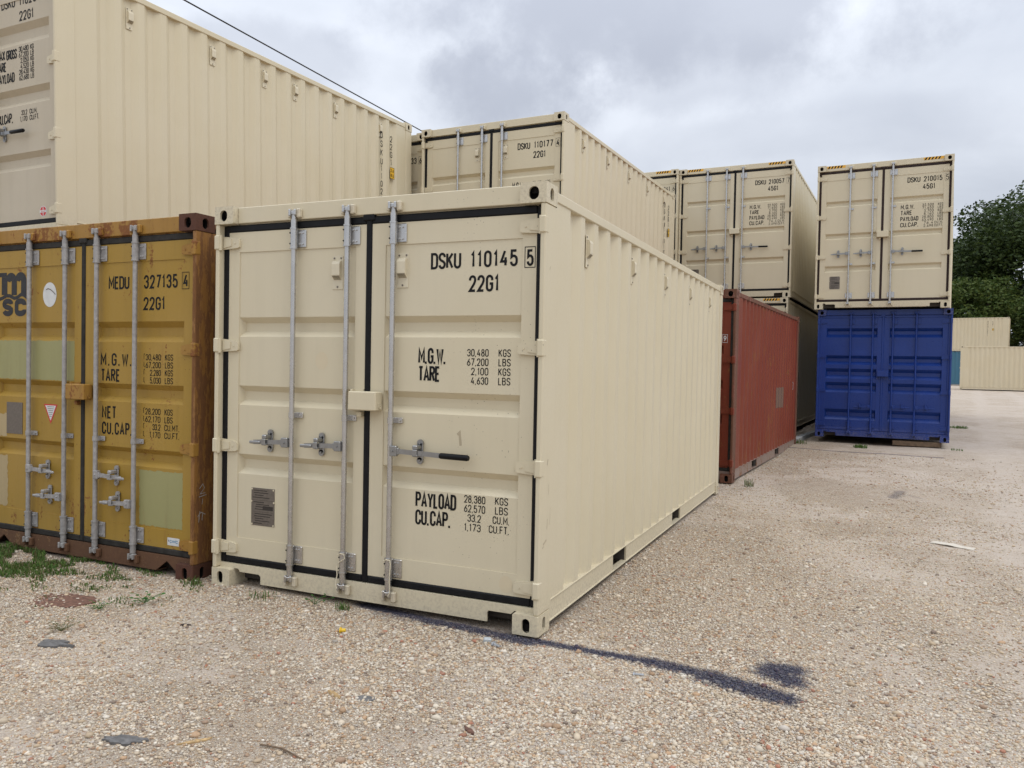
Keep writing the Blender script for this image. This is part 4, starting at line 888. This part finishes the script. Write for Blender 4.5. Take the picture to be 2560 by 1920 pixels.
# loose stones lying on the ground
def foot(x, y, m=0.0):
    for (ox, oy, a, L) in ((0, 0, 0, 6.06), (-2.62, .06, -.02, 6.06), (.063, 6.893, -.057, 6.06), (3.15, 13.437, -.055, 12.2), (.1, 13.86, -.052, 12.2)):
        c, s = math.cos(a), math.sin(a); u = (x-ox)*c+(y-oy)*s; v = -(x-ox)*s+(y-oy)*c
        if -m < u < W+m and -m < v < L+m: return True
    return False
def stones():
    rs = np.random.RandomState(5)
    ico = []; t = (1+5**.5)/2
    for a, b_ in ((-1, t), (1, t), (-1, -t), (1, -t)): ico += [(a, b_, 0), (0, a, b_), (b_, 0, a)]
    ico = np.array(ico, float); ico /= np.linalg.norm(ico[0])
    bm = bmesh.new(); vv = [bm.verts.new(p) for p in ico]; bmesh.ops.convex_hull(bm, input=vv); bm.verts.index_update()
    tris = np.array([[v.index for v in f.verts] for f in bm.faces]); bm.free()
    R_ = np.array([list(r_), list(u_), list(f_)]); cam_ = np.array(CAM)
    NC = 1900000; pts = []
    # sample in distance so that near ground is dense
    d = 3.0+rs.rand(NC)**1.25*13; az = YAW+(rs.rand(NC)-.5)*1.30
    x = CAM[0]+d*np.sin(az); y = CAM[1]+d*np.cos(az)
    keep = rs.rand(NC) < np.clip(np.where(d < 6.5, 1, (6.5/d)**1.25), 0, 1)
    bigp = np.sin(x*1.3+np.sin(y*.9)*1.4)*np.sin(y*1.1+np.sin(x*.8)*1.2)
    drive = np.clip((x-3.6)/2.2, 0, 1)*.5
    fin = np.sin(x*5.3+1.7*np.sin(y*3.1))*np.sin(y*6.1+1.3*np.sin(x*2.7)); dens = np.clip(.50+.42*bigp+.28*fin-drive*.7, .08, 1)
    dens = np.clip(dens+.9*np.exp(-((x-3.2)/.9)**2-((y-1.6)/2.2)**2)+.4*np.exp(-((x-.8)/1.6)**2-((y+.2)/.5)**2), .1, 1)
    keep &= rs.rand(NC) < dens*.46
    x, y, d = x[keep], y[keep], d[keep]
    P = np.stack([x-cam_[0], y-cam_[1], -cam_[2]*np.ones_like(x)], 1)@R_.T
    px = 1280+2011.8*P[:, 0]/P[:, 2]; py = 960-2011.8*P[:, 1]/P[:, 2]
    k = (px > -60) & (px < 2620) & (py < 2000) & (P[:, 2] > 0)
    x, y, d = x[k], y[k], d[k]
    k = np.array([not foot(a, b_, -.02) for a, b_ in zip(x, y)]); x, y, d = x[k], y[k], d[k]
    n = len(x); print('stones', n); open('/tmp/n','w').write(str(n))
    z = np.array([gz(a, b_) for a, b_ in zip(x, y)])
    s = np.exp(rs.normal(math.log(.0038), .44, n)); s = np.clip(s, .0026, .013)*np.where(d > 7, 1+(d-7)*.05, 1)
    big = rs.rand(n) < .0016; s = np.where(big, .011+.010*rs.rand(n), s)
    sh = np.stack([s*(1+.5*rs.rand(n)), s*(.75+.4*rs.rand(n)), s*(.45+.35*rs.rand(n))], 1)
    th = rs.rand(n)*6.283; c, si = np.cos(th), np.sin(th)
    V = ico[None]*(1+.28*(rs.rand(n, 12, 1)-.5)*2*.8)*sh[:, None]
    V = np.stack([V[..., 0]*c[:, None]-V[..., 1]*si[:, None], V[..., 0]*si[:, None]+V[..., 1]*c[:, None], V[..., 2]+.25*V[..., 0]*(rs.rand(n, 1)-.5)], 2)
    V += np.stack([x, y, z+sh[:, 2]*.45], 1)[:, None]
    F = (tris[None]+(np.arange(n)*12)[:, None, None]).reshape(-1, 3)
    me = bpy.data.meshes.new('loose_stones'); me.vertices.add(n*12); me.vertices.foreach_set('co', V.reshape(-1).astype(np.float32))
    me.loops.add(len(F)*3); me.loops.foreach_set('vertex_index', F.reshape(-1).astype(np.int32)); me.polygons.add(len(F)); me.polygons.foreach_set('loop_start', np.arange(0, len(F)*3, 3, dtype=np.int32)); me.update(calc_edges=True)
    pal = np.array([(.60, .54, .45), (.64, .59, .52), (.55, .46, .35), (.50, .39, .27), (.58, .50, .40), (.42, .27, .16), (.33, .22, .15), (.20, .15, .12), (.46, .42, .38), (.36, .15, .09)])
    pr = np.array([.17, .12, .16, .15, .13, .10, .07, .04, .05, .012]); ci = rs.choice(len(pal), n, p=pr/pr.sum())
    colr = np.clip(pal[ci]*np.array([1, .975, .92])*(.76+.36*rs.rand(n, 1)), 0, 1); ca = np.ones((n, 12, 4), np.float32); ca[..., :3] = colr[:, None]
    at = me.color_attributes.new('tint', 'FLOAT_COLOR', 'POINT'); at.data.foreach_set('color', ca.reshape(-1))
    m, nt, b, L = mat('stone'); a = N(nt, 'ShaderNodeAttribute', attribute_name='tint'); g = N(nt, 'ShaderNodeNewGeometry').outputs['Position']
    cc = mixc(nt, ramp(nt, noise(nt, g, 300, 3), .35, .7, 0, .35), a.outputs['Color'], (.46, .39, .31)); cc = add_stain(nt, cc)
    L(cc, b.inputs['Base Color']); b.inputs['Roughness'].default_value = .85; b.inputs['Specular IOR Level'].default_value = .3
    me.materials.append(m); o = bpy.data.objects.new('gravel', me); COL.objects.link(o)
    tag(o, 'loose pale gravel stones scattered over the yard', None, None, 'stuff')
stones()

# ------------------------------------------------------------------ grass and weeds
def leafmat(name, a, b_, t=.25):
    m, nt, b, L = mat(name); g = N(nt, 'ShaderNodeNewGeometry')
    r = N(nt, 'ShaderNodeMapRange'); L(g.outputs['Random Per Island'], r.inputs[0]); c = mixc(nt, r.outputs[0], a, b_)
    L(c, b.inputs['Base Color']); b.inputs['Roughness'].default_value = .6; b.inputs['Specular IOR Level'].default_value = .3
    tr = N(nt, 'ShaderNodeBsdfTranslucent'); L(c, tr.inputs[0]); mx = N(nt, 'ShaderNodeMixShader'); mx.inputs[0].default_value = t
    L(b.outputs[0], mx.inputs[1]); L(tr.outputs[0], mx.inputs[2]); L(mx.outputs[0], nt.nodes['Material Output'].inputs[0]); return m
GR = leafmat('grass_blades', (.045, .12, .018), (.13, .20, .045)); DRY = leafmat('dry_blades', (.16, .13, .06), (.10, .13, .04)); BROAD = leafmat('weed_leaves', (.03, .12, .02), (.07, .19, .035))
def blade(b, x, y, z, h, w_, r, lean=None, mat=0):
    a = r.random()*6.283; l = (r.random()*.8+.1 if lean is None else lean)*h; dx, dy = math.cos(a)*l, math.sin(a)*l; px, py = -math.sin(a)*w_/2, math.cos(a)*w_/2
    b.add([(x-px, y-py, z-.004), (x+px, y+py, z-.004), (x+px*.8+dx*.35, y+py*.8+dy*.35, z+h*.6), (x-px*.8+dx*.35, y-py*.8+dy*.35, z+h*.6), (x+dx, y+dy, z+h*(.95-.3*l/h))], [(0, 1, 2, 3), (3, 2, 4)], mat)
def grass():
    b = MB(); r = random.Random(11)
    for i in range(80000):
        x = -2.9+r.random()*3.0; y = -1.15+r.random()*1.25
        t = (x+2.9)/3.0
        lim = -.62+.30*t*1.6+.10*math.sin(x*5)+.07*math.sin(x*13)
        dn = max(0, 1-abs(t)*.95)
        cl = math.sin(x*9+1.3*math.sin(y*11))*math.sin(y*12+1.1*math.sin(x*7))+.3*math.sin(x*31)*math.sin(y*27)
        if y < lim-.02-.60*r.random()**2.2 or r.random() > .10+dn*.75 or cl < -.75+t*1.35: continue
        near = max(.35, 1-t*.9)
        blade(b, x, y, gz(x, y), (.025+.07*r.random()**1.5)*near, .004+.005*r.random(), r, None, 0 if r.random() < .66 else 1)
    o = b.build('grass', [GR, DRY]); tag(o, 'patchy green grass growing out of the gravel before the ochre container', None, None, 'stuff')
grass()
def tuft(label, x, y, n, h, spread=.05, dry=.2, seed=0, w_=.005, lean=None):
    b = MB(); r = random.Random(seed)
    for i in range(n):
        a = r.random()*6.28; d = spread*r.random()**.7; blade(b, d*math.cos(a), d*math.sin(a), 0, h*(.4+.6*r.random()), w_, r, lean, 1 if r.random() < dry else 0)
    o = b.build('grass_tuft', [GR, DRY]); o.location = (x, y, gz(x, y)); tag(o, label, 'grass tuft', 'grass tufts in the gravel'); return o
def sprig(name, label, x, y, n, size, seed, h=.06, m=None):
    root = thing(name, label, 'weed', (x, y, gz(x, y))); r = random.Random(seed); st = MB(); lf = MB()
    for i in range(n):
        a = 6.283*i/n+r.random()*.6; l = h*(.8+.8*r.random()); tip = Vector((math.cos(a)*l, math.sin(a)*l, h*(.5+.6*r.random())))
        st.tube([(0, 0, 0), tip*.5+Vector((0, 0, .01)), tip], .0014, 5)
        for k in range(3):
            c = tip*(.45+.27*k); u = Vector((math.cos(a+(-1)**k*.9), math.sin(a+(-1)**k*.9), .15+.3*r.random())).normalized(); v = u.cross(Vector((0, 0, 1))).normalized(); s = size*(.7+.5*r.random())
            lf.add([c, c+u*s*.35+v*s*.36, c+u*s*.8+v*s*.26, c+u*s+Vector((0, 0, -.004)), c+u*s*.8-v*s*.26, c+u*s*.35-v*s*.36], [(0, 1, 2, 3), (0, 3, 4, 5)])
    st.build('stem', m or BROAD, root); lf.build('leaf_cluster', m or BROAD, root); return root
sprig('leafy_weed', 'bright green broad-leaved weed alone on the gravel left of the nearest container', -.06, -.50, 9, .032, 1, .065)
sprig('leafy_weed', 'small green weed under the sill of the nearest beige door', .92, -.05, 6, .022, 2, .07)
sprig('creeping_weed', 'yellowish creeping weed left of centre in the foreground gravel', -.04, -1.10, 11, .016, 3, .055, DRY)
sprig('creeping_weed', 'flat creeping weed just left of the bright green weed', -.20, -.72, 9, .016, 4, .05)
tuft('dry grass tuft at the foot of the rust red container', 2.72, 6.70, 40, .16, .07, .6, 5, .007)
tuft('low green tuft in front of the middle of the blue container', 4.02, 12.75, 160, .10, .13, .1, 6, .010)
tuft('weedy tuft between the red and the blue containers', 2.75, 12.9, 160, .12, .30, .4, 7, .010)
tuft('thin tuft touching the left casting of the nearest beige container', -.10, -.06, 45, .07, .06, .2, 8)
tuft('grass tuft under the sill left of the second locking rod', .55, -.12, 50, .06, .10, .3, 9)
tuft('grass tuft under the sill right of the second locking rod', 1.14, -.05, 50, .07, .05, .2, 10)
tuft('green tuft at the right casting of the blue container', 5.70, 13.15, 40, .06, .12, .1, 12, .009)
tuft('scruffy tuft at the left edge of the foreground', -.62, -1.35, 70, .07, .10, .7, 13)
tuft('green grass tuft beside the blue corner far right', 6.3, 19.5, 140, .10, .22, .1, 14, .012)

# ------------------------------------------------------------------ litter
def blob(name, label, cat, x, y, rx_, ry_, h, m, seed=0, rot=0, n=18, lift=.0, cup=0, jag=.25):
    r = random.Random(seed); b = MB(); rad = [1+jag*(r.random()-.5)*2 for _ in range(n)]
    rings = [(1, .0), (1.0, 1.0), (.7, 1.25+cup), (.35, 1.35+cup*.4)]
    vs = []
    for k, (q, hh) in enumerate(rings):
        for i in range(n):
            a = 6.283*i/n; vs.append((rx_*q*rad[i]*math.cos(a), ry_*q*rad[i]*math.sin(a), h*hh*(1+.35*(r.random()-.5))))
    fs = [(k*n+i, k*n+(i+1) % n, (k+1)*n+(i+1) % n, (k+1)*n+i) for k in range(len(rings)-1) for i in range(n)]+[tuple((len(rings)-1)*n+i for i in range(n))]
    b.add(vs, fs, 0, True); o = b.build(name, m, angle=50); o.location = (x, y, gz(x, y)+lift); o.rotation_euler = (0, 0, rot); return tag(o, label, cat)
TAN2 = simple('pale_leaf', (.40, .32, .22), .8, 0, .2, 60); CARD = simple('bleached_card', (.54, .49, .41), .8, 0, .08, 30); GREYM = simple('grey_scrap', (.13, .125, .12), .7, .1, .35, 50); BRN = simple('rusty_scrap', (.15, .075, .05), .9, 0, .5, 40, .004); TAN = simple('dead_leaf', (.42, .28, .13), .7, 0, .3, 60); DARK = simple('dark_leaf', (.05, .035, .03), .7, 0, .3, 60)
YP = simple('yellow_plastic', (.70, .45, .02), .4); TIM = simple('weathered_timber', (.15, .10, .06), .85, 0, .35, 18, .003); ZINC = simple('zinc', (.42, .43, .44), .4, .6, .2, 60)
def card():
    b = MB(); n = 12; L_ = .36; vs = []
    for i in range(n+1):
        t = i/n; x = (t-.5)*L_; z = .006+.006*math.sin(t*5)+.002*math.sin(t*17); wv = .055*(1-.35*abs(t-.4)); 
        for yy, dz in ((-wv, 0), (-wv*.2, .004), (wv, .001)): vs.append((x, yy, z+dz))
    for i in range(n+1):
        for j in range(3): p = vs[i*3+j]; vs.append((p[0], p[1], p[2]-.004))
    o_ = (n+1)*3; fs = []
    for i in range(n):
        for j in range(2): q = (i*3+j, i*3+j+1, (i+1)*3+j+1, (i+1)*3+j); fs.append(q); fs.append(tuple(o_+k for k in q[::-1]))
        fs.append((i*3, (i+1)*3, o_+(i+1)*3, o_+i*3)); fs.append((i*3+2, o_+i*3+2, o_+(i+1)*3+2, (i+1)*3+2))
    fs.append((0, o_, o_+1, 1)); fs.append((1, o_+1, o_+2, 2)); fs.append((n*3, n*3+1, o_+n*3+1, o_+n*3)); fs.append((n*3+1, n*3+2, o_+n*3+2, o_+n*3+1))
    b.add(vs, fs, 0); o = b.build('cardboard_strip', CARD); o.location = (4.86, 4.03, gz(4.86, 4.03)+.004); o.rotation_euler = (0, 0, -.35); tag(o, 'bleached white cardboard strip lying on the open yard at right', 'cardboard')
card()
blob('scrap_rag', 'flat grey rag on the gravel near the bottom left', 'rag', 1.40, -1.90, .085, .034, .010, GREYM, 1, .3, 22, jag=.28)
blob('scrap_rag', 'torn grey rag beside the creeping weed', 'rag', .12, -1.26, .095, .045, .012, GREYM, 2, .1, 22, jag=.40)
blob('rusted_sheet', 'rusty brown sheet half buried in the grass at left', 'scrap metal', -.54, -.72, .23, .14, .005, BRN, 3, .2, 26, jag=.12)
blob('metal_disc', 'bent grey metal disc in the foreground gravel', 'metal disc', 2.035, -1.117, .045, .030, .005, GREYM, 4, .2, 16, jag=.12)
blob('dead_leaf', 'curled tan leaf left of the grey metal disc', 'leaf', 1.87, -1.14, .055, .012, .006, TAN, 5, -.5, 14, cup=1)
blob('dead_leaf', 'pale tan leaf below the dark paint line', 'leaf', 2.89, -.36, .050, .013, .005, TAN2, 6, -.6, 14, cup=1)
blob('dead_leaf', 'pale leaf beside the end of the paint line', 'leaf', 3.50, -.36, .050, .013, .005, TAN2, 16, -.7, 14, cup=1)
blob('dark_leaf', 'dark curled leaf left of the nearest container on bare gravel', 'leaf', .525, -.73, .040, .018, .008, DARK, 7, .1, 12)
blob('twig_bark', 'brown bark strip in the lower left gravel', 'bark', 1.66, -1.78, .06, .010, .006, TAN, 8, .9, 12)
blob('twig_bark', 'brown bark strip in the lower middle gravel', 'bark', 2.62, -1.22, .04, .012, .008, BRN, 9, -.6, 12)
def litter_small():
    b = MB(); b.tube([(0, 0, .012), (.028, .012, .014)], [.012, .010], 10); b.tube([(-.002, 0, .012), (.004, .002, .012)], .019, 12); o = b.build('yellow_cap', YP); o.location = (1.37, -.40, gz(1.37, -.40)); tag(o, 'small yellow plastic cap on the gravel before the beige doors', 'plastic cap')
    b = MB(); b.box(-.022, .022, -.015, .015, 0, .026, .005); o = b.build('plastic_spacer', simple('pale_plastic', (.42, .45, .46), .5)); o.location = (2.20, -.17, gz(2.2, -.17)); o.rotation_euler = (.1, .1, .5); tag(o, 'pale grey plastic spacer below the door sill cutout', 'plastic piece')
    b = MB(); b.tube([(0, 0, .010), (.045, -.02, .010)], .008, 10); b.tube([(-.008, .004, .010), (.002, -.001, .010)], .016, 6, smooth=False); o = b.build('loose_bolt', ZINC); o.location = (2.26, -.205, gz(2.26, -.2)); tag(o, 'loose zinc bolt right of the plastic spacer', 'bolt')
    b = MB(); b.tube([(0, 0, .008), (.05, .006, .010)], .006, 8); b.tube([(-.004, -.001, .008), (.004, 0, .008)], .012, 6, smooth=False); o = b.build('loose_bolt', ZINC); o.location = (3.07, -.26, gz(3.07, -.26)); tag(o, 'zinc bolt just below the dark paint line', 'bolt')
    b = MB(); b.tube([(-.13, 0, .006), (-.02, .012, .012), (.12, -.004, .006)], [.003, .004, .002], 6); o = b.build('dry_stick', TIM); o.location = (2.04, -1.70, gz(2.04, -1.7)); o.rotation_euler = (0, 0, -.1); tag(o, 'thin dry stick in the bottom foreground gravel', 'stick')
    b = MB(); b.box(0, .86, 0, .14, 0, .095, .006); o = b.build('timber_block', TIM); o.location = (4.60, 13.42, .112); o.rotation_euler = (0, 0, -.055); tag(o, 'brown timber block wedged under the right of the blue container', 'timber block')
    b = MB(); b.box(0, .9, 0, .14, 0, .10, .006); o = b.build('timber_block', TIM); o.location = (3.35, 15.2, .125); o.rotation_euler = (0, 0, -.055); tag(o, 'timber block in deep shade under the left of the blue container', 'timber block')
    b = MB(); b.box(0, .12, 0, 2.6, 0, .09, .006); o = b.build('timber_beam', simple('grey_timber', (.28, .28, .27), .85, 0, .3, 12, .003)); o.location = (2.72, 12.95, .09); o.rotation_euler = (0, 0, -.1); tag(o, 'long grey beam on the ground left of the blue container', 'timber beam')
litter_small()

# ------------------------------------------------------------------ overhead wire
def wire():
    b = MB(); p0, p1 = Vector((-9.06, 8.4, 9.0)), Vector((-9.15, 18.16, 9.0)); d = p1-p0; pts = []
    for k in range(-16, 34): t = k/4; pts.append(p0+d*t)
    b.tube(pts, .016, 6); o = b.build('power_line', M['rubber_old']); tag(o, 'thin dark overhead wire crossing the sky above the left stack', 'power line')
wire()

# ------------------------------------------------------------------ trees
LEAF = leafmat('oak_leaves', (.018, .036, .009), (.06, .090, .020), .2); LEAF2 = leafmat('bright_leaves', (.035, .07, .012), (.11, .14, .03), .25); BARK = simple('bark', (.09, .07, .05), .9, 0, .3, 6, .01)
def tree(label, x, y, H, R, seed, m, n=15000, low=.18, leaf=.30, group='trees behind the yard'):
    z0 = .6; root = thing('tree', label, 'tree', (x, y, z0), 0, group=group); r = random.Random(seed); t = MB(); limbs = []
    t.tube([(0, 0, -.2), (.1, 0, H*.12), (-.1, .1, H*.26), (0, 0, H*.42)], [.55, .45, .36, .22], 10)
    for k in range(13):
        a = k*2.4+r.random(); z = H*(.16+.3*r.random()); l = R*(.55+.4*r.random()); e = Vector((math.cos(a)*l, math.sin(a)*l, z+H*(.12+.34*r.random())))
        mid = Vector((math.cos(a)*l*.45, math.sin(a)*l*.45, z+(e.z-z)*.62)); t.tube([(0, 0, z), mid, e], [.22, .13, .05], 6); limbs += [e, mid.lerp(e, .5)]
        for q in range(3): e2 = e+Vector((r.uniform(-1, 1), r.uniform(-1, 1), r.uniform(.1, 1)))*R*.28; t.tube([mid.lerp(e, .6), e2], [.07, .02], 5); limbs.append(e2)
    t.build('trunk', BARK, root)
    rs = np.random.RandomState(seed); cl = []
    for l in limbs: cl.append((l, R*(.17+.13*r.random())))
    for k in range(70):
        a = r.random()*6.283; ph = math.acos(1-r.random()*1.25); rr = (.62+.38*r.random()); c = Vector((R*rr*math.sin(ph)*math.cos(a), R*rr*math.sin(ph)*math.sin(a), H*.50+H*.46*rr*math.cos(ph)))
        if c.z > H*low: cl.append((c, R*(.12+.15*r.random())))
    cen = np.array([list(c) for c, _ in cl]); rad = np.array([q for _, q in cl]); idx = rs.choice(len(cl), n, p=rad**2/np.sum(rad**2))
    dv = rs.normal(size=(n, 3)); dv /= np.linalg.norm(dv, axis=1)[:, None]; P = cen[idx]+dv*(rad[idx]*(.35+.75*rs.rand(n)**.5))[:, None]*[1, 1, .72]
    u = rs.normal(size=(n, 3)); u[:, 2] *= .5; u /= np.linalg.norm(u, axis=1)[:, None]; v = np.cross(u, rs.normal(size=(n, 3))); v /= np.linalg.norm(v, axis=1)[:, None]
    s = (leaf*(.5+.8*rs.rand(n)))[:, None]; Q = np.stack([P-u*s*.6, P+v*s*.30, P+u*s*.6, P-v*s*.30], 1)
    me = bpy.data.meshes.new('crown'); me.from_pydata(Q.reshape(-1, 3).tolist(), [], [(4*i, 4*i+1, 4*i+2, 4*i+3) for i in range(n)]); me.materials.append(m)
    o = bpy.data.objects.new('crown', me); COL.objects.link(o); o.parent = root; return root
tree('tall dark green tree rising above the far containers at the right edge', 19.5, 92, 21.0, 9.0, 21, LEAF, 52000, .16, .36)
tree('dark tree whose crown edge meets the tall beige stack', 10.8, 96, 15.5, 6.0, 22, LEAF, 32000, .10, .34)
tree('lighter yellow-green tree low in front of the dark ones', 13.3, 86, 11.0, 5.0, 23, LEAF2, 26000, .10, .27)
tree('dark bushy tree behind the gap between the far containers', 19.5, 88, 9.5, 5.5, 24, LEAF, 26000, .02, .28)
tree('broad dark tree mostly outside the right edge', 30, 93, 20, 9, 25, LEAF, 16000, .1, .36)
tree('dark bushy tree low behind the blue container stack', 7.5, 90, 10, 5.5, 26, LEAF, 14000, .02, .3)
